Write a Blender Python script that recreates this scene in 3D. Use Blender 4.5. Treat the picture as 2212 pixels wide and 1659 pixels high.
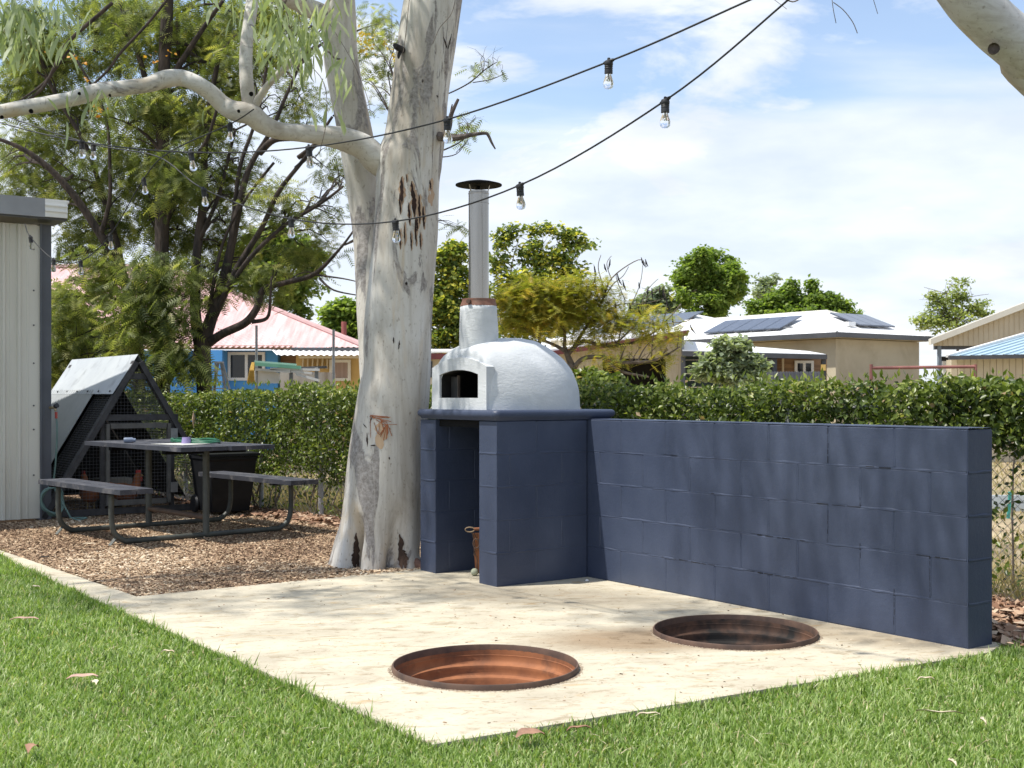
import bpy, bmesh, math, random
import numpy as np
from mathutils import Vector, Matrix, Quaternion, noise

random.seed(7); rng = np.random.default_rng(7)
C = bpy.context.scene.collection
S = bpy.context.scene
for o in list(bpy.data.objects): bpy.data.objects.remove(o)

# ------------------------------------------------------------------ camera, sky, sun, exposure
F_ = 2630.0; CX = 1106.0; HY = 855.0; H = 1.15      # focal length and horizon measured on a 2212 px wide view
cam_d = bpy.data.cameras.new("camera"); cam = bpy.data.objects.new("camera", cam_d); C.objects.link(cam)
cam.location = (0, 0, H); cam.rotation_euler = (math.pi/2, 0, 0)
cam_d.sensor_width = 36; cam_d.lens = 36*F_/2212; cam_d.shift_y = (HY-829.5)/2212
cam_d.clip_start = 0.05; cam_d.clip_end = 3000
cam_d.dof.use_dof = True; cam_d.dof.focus_distance = 6.8; cam_d.dof.aperture_fstop = 10.0
S.camera = cam
SUN = Vector((-0.42, -0.118, 0.90)).normalized()
EXPOSURE = 0.5
world = bpy.data.worlds.new("World"); S.world = world; world.use_nodes = True
def build_world():
    nt = world.node_tree; N = nt.nodes; L = nt.links; N.clear()
    out = N.new('ShaderNodeOutputWorld'); bg = N.new('ShaderNodeBackground'); bg.inputs[1].default_value = 0.15
    sky = N.new('ShaderNodeTexSky'); sky.sky_type = 'NISHITA'; sky.sun_disc = False
    sky.sun_elevation = math.asin(SUN.z); sky.sun_rotation = math.atan2(SUN.x, SUN.y) % (2*math.pi)
    sky.air_density = 1.0; sky.dust_density = 0.6; sky.ozone_density = 1.6
    tc = N.new('ShaderNodeTexCoord')
    sep = N.new('ShaderNodeSeparateXYZ'); L.new(tc.outputs['Generated'], sep.inputs[0])
    # clouds lie on a flat layer: project the direction onto it
    zc = N.new('ShaderNodeMath'); zc.operation = 'MAXIMUM'; L.new(sep.outputs[2], zc.inputs[0]); zc.inputs[1].default_value = 0.0
    za = N.new('ShaderNodeMath'); za.operation = 'ADD'; L.new(zc.outputs[0], za.inputs[0]); za.inputs[1].default_value = 0.22
    dv = N.new('ShaderNodeVectorMath'); dv.operation = 'DIVIDE'; L.new(tc.outputs['Generated'], dv.inputs[0])
    cb = N.new('ShaderNodeCombineXYZ')
    for i in range(3): L.new(za.outputs[0], cb.inputs[i])
    L.new(cb.outputs[0], dv.inputs[1])
    mp = N.new('ShaderNodeMapping'); mp.inputs['Location'].default_value = (2.35, 0.9, 0.3); L.new(dv.outputs[0], mp.inputs[0])
    n1 = N.new('ShaderNodeTexNoise'); n1.inputs['Scale'].default_value = 2.3; n1.inputs['Detail'].default_value = 9
    n1.inputs['Roughness'].default_value = 0.58; n1.inputs['Distortion'].default_value = 0.35; L.new(mp.outputs[0], n1.inputs[0])
    r1 = N.new('ShaderNodeMapRange'); r1.interpolation_type = 'SMOOTHSTEP'; L.new(n1.outputs[0], r1.inputs[0]); r1.inputs[1].default_value = 0.44; r1.inputs[2].default_value = 0.62
    # thin veil that thickens toward the horizon
    mp2 = N.new('ShaderNodeMapping'); mp2.inputs['Scale'].default_value = (0.5, 1.6, 3.0); L.new(dv.outputs[0], mp2.inputs[0])
    n2 = N.new('ShaderNodeTexNoise'); n2.inputs['Scale'].default_value = 2.2; n2.inputs['Detail'].default_value = 6; L.new(mp2.outputs[0], n2.inputs[0])
    el = N.new('ShaderNodeMath'); el.operation = 'MULTIPLY_ADD'; L.new(n2.outputs[0], el.inputs[0]); el.inputs[1].default_value = -0.22; L.new(sep.outputs[2], el.inputs[2])
    r2 = N.new('ShaderNodeMapRange'); r2.interpolation_type = 'SMOOTHSTEP'; L.new(el.outputs[0], r2.inputs[0])
    r2.inputs[1].default_value = 0.165; r2.inputs[2].default_value = 0.085; r2.inputs[3].default_value = 0.16; r2.inputs[4].default_value = 0.86
    mx = N.new('ShaderNodeMath'); mx.operation = 'MAXIMUM'; L.new(r1.outputs[0], mx.inputs[0]); L.new(r2.outputs[0], mx.inputs[1])
    n3 = N.new('ShaderNodeTexNoise'); n3.inputs['Scale'].default_value = 3.5; n3.inputs['Detail'].default_value = 5; L.new(mp.outputs[0], n3.inputs[0])
    cr = N.new('ShaderNodeValToRGB'); L.new(n3.outputs[0], cr.inputs[0])
    cr.color_ramp.elements[0].position = 0.36; cr.color_ramp.elements[0].color = (3.95, 4.3, 4.95, 1)
    cr.color_ramp.elements[1].position = 0.62; cr.color_ramp.elements[1].color = (4.9, 5.1, 5.4, 1)
    mix = N.new('ShaderNodeMix'); mix.data_type = 'RGBA'; L.new(mx.outputs[0], mix.inputs[0]); L.new(sky.outputs[0], mix.inputs[6]); L.new(cr.outputs[0], mix.inputs[7])
    L.new(mix.outputs[2], bg.inputs[0]); L.new(bg.outputs[0], out.inputs[0])
build_world()
sun_d = bpy.data.lights.new("sun", 'SUN'); sun_d.energy = 4.2; sun_d.angle = math.radians(1.0); sun_d.color = (1.0, 0.955, 0.88)
sun = bpy.data.objects.new("sun", sun_d); C.objects.link(sun); sun.rotation_euler = SUN.to_track_quat('Z', 'Y').to_euler()
S.view_settings.view_transform = 'Standard'; S.view_settings.look = 'None'; S.view_settings.exposure = EXPOSURE; S.view_settings.gamma = 1
S.view_settings.use_curve_mapping = False
S.render.engine = 'CYCLES'

# ------------------------------------------------------------------ helpers
def W(x, y, D): return Vector(((x-CX)*D/F_, D, H-(y-HY)*D/F_))
def G(x, y, z=0.0):
    D = (H-z)*F_/(y-HY); return Vector(((x-CX)*D/F_, D, z))
U = Vector((-0.584, 0.812, 0)).normalized(); V = Vector((0.812, 0.584, 0)).normalized(); Z = Vector((0, 0, 1))
ORG = {}
def props(o, label=None, cat=None, group=None, kind=None, category=None):
    cat = cat or category
    if label: o['label'] = label
    if cat: o['category'] = cat
    if group: o['group'] = group
    if kind: o['kind'] = kind
    return o
def thing(name, label, cat, loc, group=None, rot=0):
    o = bpy.data.objects.new(name, None); C.objects.link(o); o.empty_display_size = 0.1
    o.location = loc; o.rotation_euler = (0, 0, rot); ORG[o.name] = Vector(loc)
    return props(o, label, cat, group)
def link_mesh(name, me, origin, parent):
    o = bpy.data.objects.new(name, me); C.objects.link(o); ORG[o.name] = Vector(origin)
    if parent is not None:
        o.parent = parent; o.location = Vector(origin)-ORG[parent.name]
    else: o.location = origin
    return o
class MB:
    def __init__(s): s.v = []; s.f = []
    def add(s, vs, fs):
        b = len(s.v); s.v += [tuple(p) for p in vs]; s.f += [tuple(b+i for i in f) for f in fs]
    def box(s, c, ax, ay, az):            # centre and three half axes
        c = Vector(c); ax = Vector(ax); ay = Vector(ay); az = Vector(az)
        P = [c+ax*i+ay*j+az*k for k in (-1, 1) for j in (-1, 1) for i in (-1, 1)]
        s.add(P, [(0, 2, 3, 1), (4, 5, 7, 6), (0, 1, 5, 4), (2, 6, 7, 3), (0, 4, 6, 2), (1, 3, 7, 5)])
    def abox(s, x0, x1, y0, y1, z0, z1):
        s.box(((x0+x1)/2, (y0+y1)/2, (z0+z1)/2), ((x1-x0)/2, 0, 0), (0, (y1-y0)/2, 0), (0, 0, (z1-z0)/2))
    def bar(s, a, b, w, t, up=Z):         # rectangular bar from a to b
        a = Vector(a); b = Vector(b); d = (b-a); n = d.normalized(); sd = n.cross(Vector(up))
        if sd.length < 1e-4: sd = n.cross(Vector((0, 1, 0)))
        sd.normalize(); u2 = sd.cross(n)
        s.box((a+b)/2, d/2, sd*w/2, u2*t/2)
    def slab(s, pts, off):                # polygon with thickness along off
        n = len(pts); off = Vector(off); s.add([Vector(p) for p in pts]+[Vector(p)+off for p in pts],
            [tuple(range(n-1, -1, -1)), tuple(range(n, 2*n))]+[(i, (i+1) % n, n+(i+1) % n, n+i) for i in range(n)])
    def tube(s, path, rad, n=8, caps=True, fn=None):
        path = [Vector(p) for p in path]; m = len(path)
        if not hasattr(rad, '__len__'): rad = [rad]*m
        t0 = (path[1]-path[0]).normalized(); ref = Vector((0, 0, 1)) if abs(t0.z) < 0.9 else Vector((0, 1, 0))
        a = t0.cross(ref).normalized(); vs = []
        for i, p in enumerate(path):
            t = (path[min(i+1, m-1)]-path[max(i-1, 0)]).normalized()
            a = (a-t*a.dot(t)).normalized(); b = t.cross(a)
            for k in range(n):
                th = 2*math.pi*k/n; r = rad[i]
                if fn: r *= fn(th, i, p)
                vs.append(p+a*math.cos(th)*r+b*math.sin(th)*r)
        fs = [(i*n+k, i*n+(k+1) % n, (i+1)*n+(k+1) % n, (i+1)*n+k) for i in range(m-1) for k in range(n)]
        if caps: fs += [tuple(range(n-1, -1, -1)), tuple((m-1)*n+k for k in range(n))]
        s.add(vs, fs)
    def lathe(s, c, prof, n=32, axis=Z, jit=0):
        c = Vector(c); ax = Vector(axis).normalized(); a = ax.cross(Vector((0.3, 1, 0.1))).normalized(); b = ax.cross(a); vs = []
        for (r, z) in prof:
            for k in range(n):
                th = 2*math.pi*k/n; q = r*(1+jit*math.sin(3*th+z*30))
                vs.append(c+ax*z+a*math.cos(th)*q+b*math.sin(th)*q)
        m = len(prof); s.add(vs, [(i*n+k, i*n+(k+1) % n, (i+1)*n+(k+1) % n, (i+1)*n+k) for i in range(m-1) for k in range(n)])
    def mesh(s, name, origin):
        me = bpy.data.meshes.new(name); o = Vector(origin)
        me.from_pydata([(p[0]-o.x, p[1]-o.y, p[2]-o.z) for p in s.v], [], s.f); me.update(); return me
    def build(s, name, mat, parent=None, smooth=False, fix=True, **kw):
        A = np.array(s.v); o = Vector(((A[:, 0].min()+A[:, 0].max())/2, (A[:, 1].min()+A[:, 1].max())/2, A[:, 2].min()))
        me = s.mesh(name, o); me.materials.append(mat)
        if fix:
            bm = bmesh.new(); bm.from_mesh(me); bmesh.ops.recalc_face_normals(bm, faces=bm.faces); bm.to_mesh(me); bm.free()
        if smooth:
            me.polygons.foreach_set('use_smooth', [True]*len(me.polygons))
            if smooth != 'all': me.set_sharp_from_angle(angle=math.radians(40))
        ob = link_mesh(name, me, o, parent); props(ob, **kw); return ob
def one(name, mat, parent, fn, smooth=False, **kw):
    m = MB(); fn(m); return m.build(name, mat, parent, smooth, **kw)
def spline(pts, k=5):                     # Catmull-Rom through rows of numbers
    P = np.array(pts, float); n = len(P); out = []
    for i in range(n-1):
        p0 = P[max(i-1, 0)]; p1 = P[i]; p2 = P[i+1]; p3 = P[min(i+2, n-1)]
        for j in range(k):
            t = j/k; out.append(0.5*((2*p1)+(-p0+p2)*t+(2*p0-5*p1+4*p2-p3)*t*t+(-p0+3*p1-3*p2+p3)*t**3))
    out.append(P[-1]); return np.array(out)
def wig(p, s=1.0, a=0.02): return Vector(noise.noise_vector(Vector(p)*s))*a

# ------------------------------------------------------------------ materials
def nodes(name):
    m = bpy.data.materials.new(name); m.use_nodes = True; nt = m.node_tree
    return m, nt, nt.nodes, nt.links, nt.nodes['Principled BSDF']
def ramp(N, L, src, stops):
    r = N.new('ShaderNodeValToRGB'); L.new(src, r.inputs[0]); e = r.color_ramp.elements
    e[0].position = stops[0][0]; e[0].color = (*stops[0][1], 1); e[1].position = stops[-1][0]; e[1].color = (*stops[-1][1], 1)
    for p, c in stops[1:-1]:
        q = e.new(p); q.color = (*c, 1)
    return r.outputs[0]
def ntex(N, L, co, scale, detail=4, rough=0.55, stretch=(1, 1, 1), dist=0, loc=(0, 0, 0)):
    mp = N.new('ShaderNodeMapping'); mp.inputs['Scale'].default_value = stretch; mp.inputs['Location'].default_value = loc; L.new(co, mp.inputs[0])
    n = N.new('ShaderNodeTexNoise'); n.inputs['Scale'].default_value = scale; n.inputs['Detail'].default_value = detail
    n.inputs['Roughness'].default_value = rough; n.inputs['Distortion'].default_value = dist; L.new(mp.outputs[0], n.inputs[0]); return n.outputs[0]
def mixc(N, L, fac, a, b, mode='MIX'):
    m = N.new('ShaderNodeMix'); m.data_type = 'RGBA'; m.blend_type = mode
    if hasattr(fac, 'is_output'): L.new(fac, m.inputs[0])
    else: m.inputs[0].default_value = fac
    for s, v in ((6, a), (7, b)):
        if hasattr(v, 'is_output'): L.new(v, m.inputs[s])
        else: m.inputs[s].default_value = (*v, 1)
    return m.outputs[2]
def bump(N, L, bsdf, h, strength=0.3, dist=0.01):
    b = N.new('ShaderNodeBump'); b.inputs['Strength'].default_value = strength; b.inputs['Distance'].default_value = dist
    L.new(h, b.inputs['Height']); L.new(b.outputs[0], bsdf.inputs['Normal'])
MATS = {}
def mat(name, c1, c2=None, scale=6, rough=0.7, bs=0.0, bd=0.01, metal=0, stretch=(1, 1, 1), detail=4, lo=0.35, hi=0.65, dirt=None, dscale=2.0, spec=0.5):
    if name in MATS: return MATS[name]
    m, nt, N, L, B = nodes(name); g = N.new('ShaderNodeNewGeometry').outputs['Position']
    c2 = c2 or tuple(x*0.8 for x in c1)
    n = ntex(N, L, g, scale, detail, 0.6, stretch)
    col = ramp(N, L, n, [(lo, c2), (hi, c1)])
    if dirt:
        d = ntex(N, L, g, dscale, 6, 0.65, stretch, 0.3, (3, 7, 1)); f = ramp(N, L, d, [(0.52, (0, 0, 0)), (0.68, (1, 1, 1))])
        col = mixc(N, L, f, col, dirt)
    L.new(col, B.inputs['Base Color']); B.inputs['Roughness'].default_value = rough; B.inputs['Metallic'].default_value = metal
    B.inputs['Specular IOR Level'].default_value = spec
    if bs: bump(N, L, B, ntex(N, L, g, scale*3.5, 5, 0.6, stretch), bs, bd)
    MATS[name] = m; return m
def leafmat(name, stops, trans=0.35, rough=0.5, tcol=None):
    m, nt, N, L, B = nodes(name); a = N.new('ShaderNodeAttribute'); a.attribute_name = 'tint'
    col = ramp(N, L, a.outputs['Fac'], stops)
    L.new(col, B.inputs['Base Color']); B.inputs['Roughness'].default_value = rough; B.inputs['Specular IOR Level'].default_value = 0.35
    t = N.new('ShaderNodeBsdfTranslucent'); c2 = mixc(N, L, 1.0, col, tcol or (1.5, 1.6, 0.7), 'MULTIPLY'); L.new(c2, t.inputs[0])
    mx = N.new('ShaderNodeMixShader'); mx.inputs[0].default_value = trans; L.new(B.outputs[0], mx.inputs[1]); L.new(t.outputs[0], mx.inputs[2])
    L.new(mx.outputs[0], N['Material Output'].inputs[0]); return m

def bark_material(nm='gum_bark', k=1.0):
    m, nt, N, L, B = nodes(nm); g = N.new('ShaderNodeNewGeometry').outputs['Position']
    a = ntex(N, L, g, 2.2, 8, 0.62, (1.6, 1.6, 0.45) if k == 1 else (1, 1, 1), 0.8)
    col = ramp(N, L, a, [(0.28, (0.34, 0.305, 0.26)), (0.38, (0.45, 0.415, 0.36)), (0.48, (0.54, 0.515, 0.465)), (0.60, (0.60, 0.585, 0.545)), (0.72, (0.65, 0.64, 0.61))])
    st = ntex(N, L, g, 16, 8, 0.7, (1, 1, 0.09) if k == 1 else (0.25, 1, 1), 1.2)
    f = ramp(N, L, st, [(0.36, (0.66, 0.62, 0.58)), (0.52, (1, 1, 1))]); col = mixc(N, L, 0.55, col, f, 'MULTIPLY')
    p = ntex(N, L, g, 1.7, 7, 0.6, (1.5, 1.5, 0.40) if k == 1 else (0.5, 1.3, 1.3), 1.5, (5.3, 1.2, 4.1))
    pf = ramp(N, L, p, [(0.545+0.07*(1-k), (0, 0, 0)), (0.565+0.08*(1-k), (1, 1, 1))])
    gp = ntex(N, L, g, 38, 4, 0.7); gc = ramp(N, L, gp, [(0.35, (0.20, 0.18, 0.165)), (0.65, (0.37, 0.35, 0.33))])
    col = mixc(N, L, pf, col, gc)
    q = ntex(N, L, g, 2.6, 6, 0.6, (1.4, 1.4, 0.3) if k == 1 else (0.5, 1.2, 1.2), 1.0, (1.3, 8.2, 2.1)); qf = ramp(N, L, q, [(0.57, (0, 0, 0)), (0.66, (0.7, 0.7, 0.7))])
    col = mixc(N, L, qf, col, (0.52, 0.43, 0.31))
    s = ntex(N, L, g, 55, 3, 0.6, (1, 1, 0.5)); sf = ramp(N, L, s, [(0.30, (0.45, 0.40, 0.35)), (0.40, (1, 1, 1))]); col = mixc(N, L, 0.6, col, sf, 'MULTIPLY')
    L.new(col, B.inputs['Base Color']); B.inputs['Roughness'].default_value = 0.78; B.inputs['Specular IOR Level'].default_value = 0.25
    ad = N.new('ShaderNodeMath'); ad.operation = 'MULTIPLY_ADD'; L.new(st, ad.inputs[0]); ad.inputs[1].default_value = 0.8; L.new(pf, ad.inputs[2])
    bump(N, L, B, ad.outputs[0], 0.40, 0.006); return m
def concrete_material():
    m, nt, N, L, B = nodes('slab_concrete'); g = N.new('ShaderNodeNewGeometry').outputs['Position']
    rot = N.new('ShaderNodeMapping'); rot.inputs['Rotation'].default_value = (0, 0, math.radians(-8)); L.new(g, rot.inputs[0]); r = rot.outputs[0]
    a = ntex(N, L, r, 2.5, 9, 0.68, (0.8, 1.3, 1), 0.4)
    col = ramp(N, L, a, [(0.32, (0.40, 0.355, 0.27)), (0.5, (0.50, 0.45, 0.345)), (0.68, (0.57, 0.515, 0.40))])
    b = ntex(N, L, r, 8, 10, 0.76, (0.7, 1.6, 1), 0.5, (2, 5, 0)); bf = ramp(N, L, b, [(0.38, (0.62, 0.56, 0.48)), (0.47, (1, 1, 1))]); col = mixc(N, L, 0.8, col, bf, 'MULTIPLY')
    c = ntex(N, L, r, 24, 6, 0.72, (0.6, 1.5, 1), 0.4, (7, 1, 0)); cf = ramp(N, L, c, [(0.33, (0.30, 0.23, 0.16)), (0.385, (1, 1, 1))]); col = mixc(N, L, 0.85, col, cf, 'MULTIPLY')
    o = ntex(N, L, r, 7, 4, 0.6, (0.7, 1.6, 1), 0.6, (1, 9, 0)); of = ramp(N, L, o, [(0.60, (1, 1, 1)), (0.72, (0.93, 0.74, 0.52))]); col = mixc(N, L, 0.8, col, of, 'MULTIPLY')
    fl = ntex(N, L, r, 60, 4, 0.6, (0.6, 1.3, 1), 0.5, (4, 4, 0)); ff = ramp(N, L, fl, [(0.30, (0.45, 0.36, 0.27)), (0.38, (1, 1, 1))]); col = mixc(N, L, 0.8, col, ff, 'MULTIPLY')
    # darker zones: smudge by the black fire pit, oven base, wall foot, left corner
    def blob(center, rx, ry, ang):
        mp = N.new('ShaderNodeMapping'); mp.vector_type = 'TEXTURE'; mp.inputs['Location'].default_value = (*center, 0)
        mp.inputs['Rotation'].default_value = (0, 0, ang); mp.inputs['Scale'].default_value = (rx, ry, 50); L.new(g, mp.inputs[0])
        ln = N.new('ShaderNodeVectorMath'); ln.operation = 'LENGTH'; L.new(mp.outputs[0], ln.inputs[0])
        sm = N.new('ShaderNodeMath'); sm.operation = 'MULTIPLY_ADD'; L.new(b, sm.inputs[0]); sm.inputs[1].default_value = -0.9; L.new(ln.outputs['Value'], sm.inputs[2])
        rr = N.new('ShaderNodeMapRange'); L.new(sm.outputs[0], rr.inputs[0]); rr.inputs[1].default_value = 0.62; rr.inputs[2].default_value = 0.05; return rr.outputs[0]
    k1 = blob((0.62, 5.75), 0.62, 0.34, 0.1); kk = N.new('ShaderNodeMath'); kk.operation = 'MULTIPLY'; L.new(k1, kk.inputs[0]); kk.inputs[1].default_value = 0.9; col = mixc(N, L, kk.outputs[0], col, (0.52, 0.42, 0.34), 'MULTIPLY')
    k2 = blob((0.15, 7.0), 1.05, 0.42, -0.35);  # shade at the foot of the oven base, painted into the concrete
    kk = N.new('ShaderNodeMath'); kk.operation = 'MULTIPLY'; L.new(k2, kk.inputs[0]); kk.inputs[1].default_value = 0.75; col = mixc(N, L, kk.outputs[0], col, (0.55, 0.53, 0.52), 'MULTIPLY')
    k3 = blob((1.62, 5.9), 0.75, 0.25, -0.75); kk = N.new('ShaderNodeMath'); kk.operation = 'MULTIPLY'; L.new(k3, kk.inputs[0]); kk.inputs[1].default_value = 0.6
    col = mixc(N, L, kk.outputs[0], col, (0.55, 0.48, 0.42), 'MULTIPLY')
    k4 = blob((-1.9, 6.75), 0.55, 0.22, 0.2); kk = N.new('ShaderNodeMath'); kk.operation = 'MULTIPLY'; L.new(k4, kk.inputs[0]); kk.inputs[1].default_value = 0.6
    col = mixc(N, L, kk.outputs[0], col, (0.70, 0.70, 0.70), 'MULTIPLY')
    L.new(col, B.inputs['Base Color']); B.inputs['Roughness'].default_value = 0.85; B.inputs['Specular IOR Level'].default_value = 0.3
    bump(N, L, B, c, 0.35, 0.004); return m
def paint_material():
    m, nt, N, L, B = nodes('navy_masonry_paint'); g = N.new('ShaderNodeNewGeometry').outputs['Position']
    a = ntex(N, L, g, 3.0, 5, 0.6); col = ramp(N, L, a, [(0.3, (0.042, 0.056, 0.098)), (0.7, (0.057, 0.073, 0.121))])
    s = ntex(N, L, g, 90, 3, 0.7); sf = ramp(N, L, s, [(0.70, (0, 0, 0)), (0.78, (1, 1, 1))]); col = mixc(N, L, sf, col, (0.11, 0.14, 0.21))
    d = ntex(N, L, g, 1.2, 5, 0.6, (1, 1, 0.5), 0.3, (2, 2, 2)); df = ramp(N, L, d, [(0.45, (0.82, 0.84, 0.86)), (0.62, (1.12, 1.1, 1.05))]); col = mixc(N, L, 1.0, col, df, 'MULTIPLY')
    L.new(col, B.inputs['Base Color']); B.inputs['Roughness'].default_value = 0.5; B.inputs['Specular IOR Level'].default_value = 0.45
    h = ntex(N, L, g, 45, 6, 0.7); h2 = ntex(N, L, g, 14, 4, 0.6); ad = N.new('ShaderNodeMath'); ad.operation = 'ADD'; L.new(h, ad.inputs[0]); L.new(h2, ad.inputs[1])
    bump(N, L, B, ad.outputs[0], 0.5, 0.003); return m
def render_material():
    m, nt, N, L, B = nodes('white_render'); g = N.new('ShaderNodeNewGeometry').outputs['Position']
    a = ntex(N, L, g, 5, 6, 0.6, (1, 1, 1.6), 0.5); col = ramp(N, L, a, [(0.3, (0.50, 0.52, 0.53)), (0.7, (0.60, 0.62, 0.63))])
    L.new(col, B.inputs['Base Color']); B.inputs['Roughness'].default_value = 0.7; B.inputs['Specular IOR Level'].default_value = 0.3
    h = ntex(N, L, g, 16, 7, 0.68, (1, 1, 2.6), 1.2); h2 = ntex(N, L, g, 70, 3, 0.6); ad = N.new('ShaderNodeMath'); ad.operation = 'MULTIPLY_ADD'; L.new(h2, ad.inputs[0]); ad.inputs[1].default_value = 0.25; L.new(h, ad.inputs[2])
    bump(N, L, B, ad.outputs[0], 0.42, 0.009); return m
def glass_material():
    m, nt, N, L, B = nodes('clear_glass'); B.inputs['Base Color'].default_value = (1, 1, 1, 1); B.inputs['Roughness'].default_value = 0.02
    B.inputs['Transmission Weight'].default_value = 1.0; B.inputs['IOR'].default_value = 1.35; return m
M_bark = bark_material(); M_limb = bark_material('gum_limb_bark', 0); M_conc = concrete_material(); M_navy = paint_material(); M_white = render_material(); M_glass = glass_material()
M_dark = mat('dark_fibrous_bark', (0.075, 0.055, 0.042), (0.022, 0.017, 0.014), 14, 0.95, 0.9, 0.03, stretch=(1, 1, 0.2))
M_greybark = mat('grey_twig_bark', (0.20, 0.165, 0.135), (0.09, 0.07, 0.058), 14, 0.95, 0.5, 0.02)
M_steel = mat('brushed_steel', (0.36, 0.345, 0.32), (0.27, 0.26, 0.24), 10, 0.24, 0.05, 0.002, metal=1, stretch=(1, 1, 0.1))
M_black = mat('black_metal', (0.010, 0.010, 0.011), (0.006, 0.006, 0.007), 10, 0.7, spec=0.1)
M_rubber = mat('black_rubber', (0.022, 0.022, 0.024), (0.015, 0.015, 0.016), 20, 0.55)
M_soot = mat('soot', (0.02, 0.018, 0.017), (0.008, 0.008, 0.008), 9, 0.95, 0.4)
M_rust = mat('rusted_steel', (0.33, 0.125, 0.048), (0.19, 0.068, 0.028), 7, 0.8, 0.25, 0.004, dirt=(0.11, 0.05, 0.028), dscale=4)
M_rustdark = mat('burnt_rusted_steel', (0.13, 0.065, 0.038), (0.016, 0.013, 0.011), 4, 0.8, 0.25, 0.004, lo=0.42, hi=0.60, dirt=(0.012, 0.010, 0.009), dscale=3.5)
M_rimbrown = mat('brown_rim_steel', (0.13, 0.075, 0.050), (0.06, 0.037, 0.028), 9, 0.7, 0.3, 0.003)
M_terra = mat('terracotta', (0.26, 0.12, 0.08), (0.18, 0.085, 0.06), 8, 0.85, 0.3, dirt=(0.20, 0.13, 0.10), dscale=6)
M_lawnsoil = mat('lawn_soil', (0.055, 0.075, 0.022), (0.03, 0.032, 0.014), 25, 1.0, 0.6)
M_mulch = mat('mulch_bed', (0.30, 0.19, 0.12), (0.10, 0.058, 0.037), 45, 1.0, 1.0, 0.02, dirt=(0.15, 0.09, 0.06), dscale=1.2)
M_dry = mat('dry_earth', (0.42, 0.34, 0.21), (0.27, 0.20, 0.12), 3, 1.0, 0.5, 0.02, dirt=(0.17, 0.15, 0.07), dscale=0.7)

# ------------------------------------------------------------------ ground, lawn bed, mulch, slab
P0 = Vector((-0.092, 7.32, 0))                       # front corner of the oven base
NW = Vector((2.07, 5.525, 0))                        # near corner of the long wall
def PB(b, a, z=0): return P0+U*b+V*a+Z*z             # frame of the oven base
NB = NW+V*0.19
slab_out = [Vector((-0.261, 4.017, 0)), Vector((2.14, 5.46, 0)), NB+V*0.05-U*0.02, PB(0.95, 0.95), PB(0.95, 0.25), PB(0.93, -0.03), Vector((-2.143, 6.985, 0)), Vector((-2.235, 6.71, 0))]
PIT1 = Vector((-0.111, 5.13, 0)); PIT2 = Vector((1.078, 5.885, 0)); PR = 0.385
def subdiv_loop(pts, step=0.12, jit=0.006):
    out = []
    for i, p in enumerate(pts):
        q = pts[(i+1) % len(pts)]; n = max(1, int((q-p).length/step)); d = (q-p).normalized(); nn = Vector((d.y, -d.x, 0))
        for k in range(n):
            r = p.lerp(q, k/n); out.append(r+nn*(noise.noise(r*6)*jit if k else 0))
    return out
def fill(loops, z):
    bm = bmesh.new()
    for lp in loops:
        vs = [bm.verts.new((p.x, p.y, z)) for p in lp]
        for i in range(len(vs)): bm.edges.new((vs[i], vs[(i+1) % len(vs)]))
    bmesh.ops.triangle_fill(bm, use_beauty=True, use_dissolve=False, edges=bm.edges[:], normal=(0, 0, 1))
    for f in bm.faces:
        if f.normal.z < 0: f.normal_flip()
    return bm
def fill_obj(name, loops, z, m, skirt=0.0, skirt_loops=(), **kw):
    bm = fill(loops, z)
    for lp in skirt_loops:
        a = [bm.verts.new((p.x, p.y, z)) for p in lp]; b = [bm.verts.new((p.x, p.y, z-skirt)) for p in lp]
        for i in range(len(a)):
            j = (i+1) % len(a); bm.faces.new((a[i], b[i], b[j], a[j]))
    me = bpy.data.meshes.new(name); bm.to_mesh(me); bm.free(); me.materials.append(m)
    ob = link_mesh(name, me, (0, 0, 0), None); props(ob, **kw); return ob
def circle(c, r, n=48): return [Vector((c.x+r*math.cos(2*math.pi*i/n), c.y+r*math.sin(2*math.pi*i/n), 0)) for i in range(n)]
so = subdiv_loop(slab_out)
fill_obj('ground', [[Vector((-900, -300, 0)), Vector((900, -300, 0)), Vector((900, 1500, 0)), Vector((-900, 1500, 0))], so], -0.045, M_dry, kind='structure')
fill_obj('concrete_slab', [so, circle(PIT1, PR), circle(PIT2, PR)], 0.0, M_conc, 0.11, [so], kind='structure')
ED = [Vector((-2.143, 6.985, 0)), Vector((-3.83, 9.11, 0)), Vector((-6.2, 12.1, 0)), Vector((-6.05, 11.75, 0)), Vector((-3.68, 8.75, 0)), Vector((-2.240, 6.725, 0))]
ED = [p + Vector((-0.010, 0.010, 0)) for p in ED]
se = subdiv_loop(ED, 0.15, 0.008)
fill_obj('concrete_edging', [se], -0.004, M_conc, 0.1, [se], kind='structure')
lawn_l = [Vector((-6.05, 11.75, 0)), Vector((-3.68, 8.75, 0)), Vector((-2.25, 6.70, 0)), Vector((-0.261, 4.010, 0))]
lawn_r = [Vector((2.145, 5.45, 0)), Vector((2.32, 5.62, 0)), Vector((3.3, 6.1, 0)), Vector((7, 7.9, 0))]
lawn = lawn_l+lawn_r+[Vector((14, 8, 0)), Vector((14, -8, 0)), Vector((-14, -8, 0)), Vector((-14, 11.7, 0))]
fill_obj('lawn_bed', [lawn], -0.03, M_lawnsoil, kind='structure')
FX = lambda Y: 9.087-0.946*Y                          # the fence line
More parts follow.
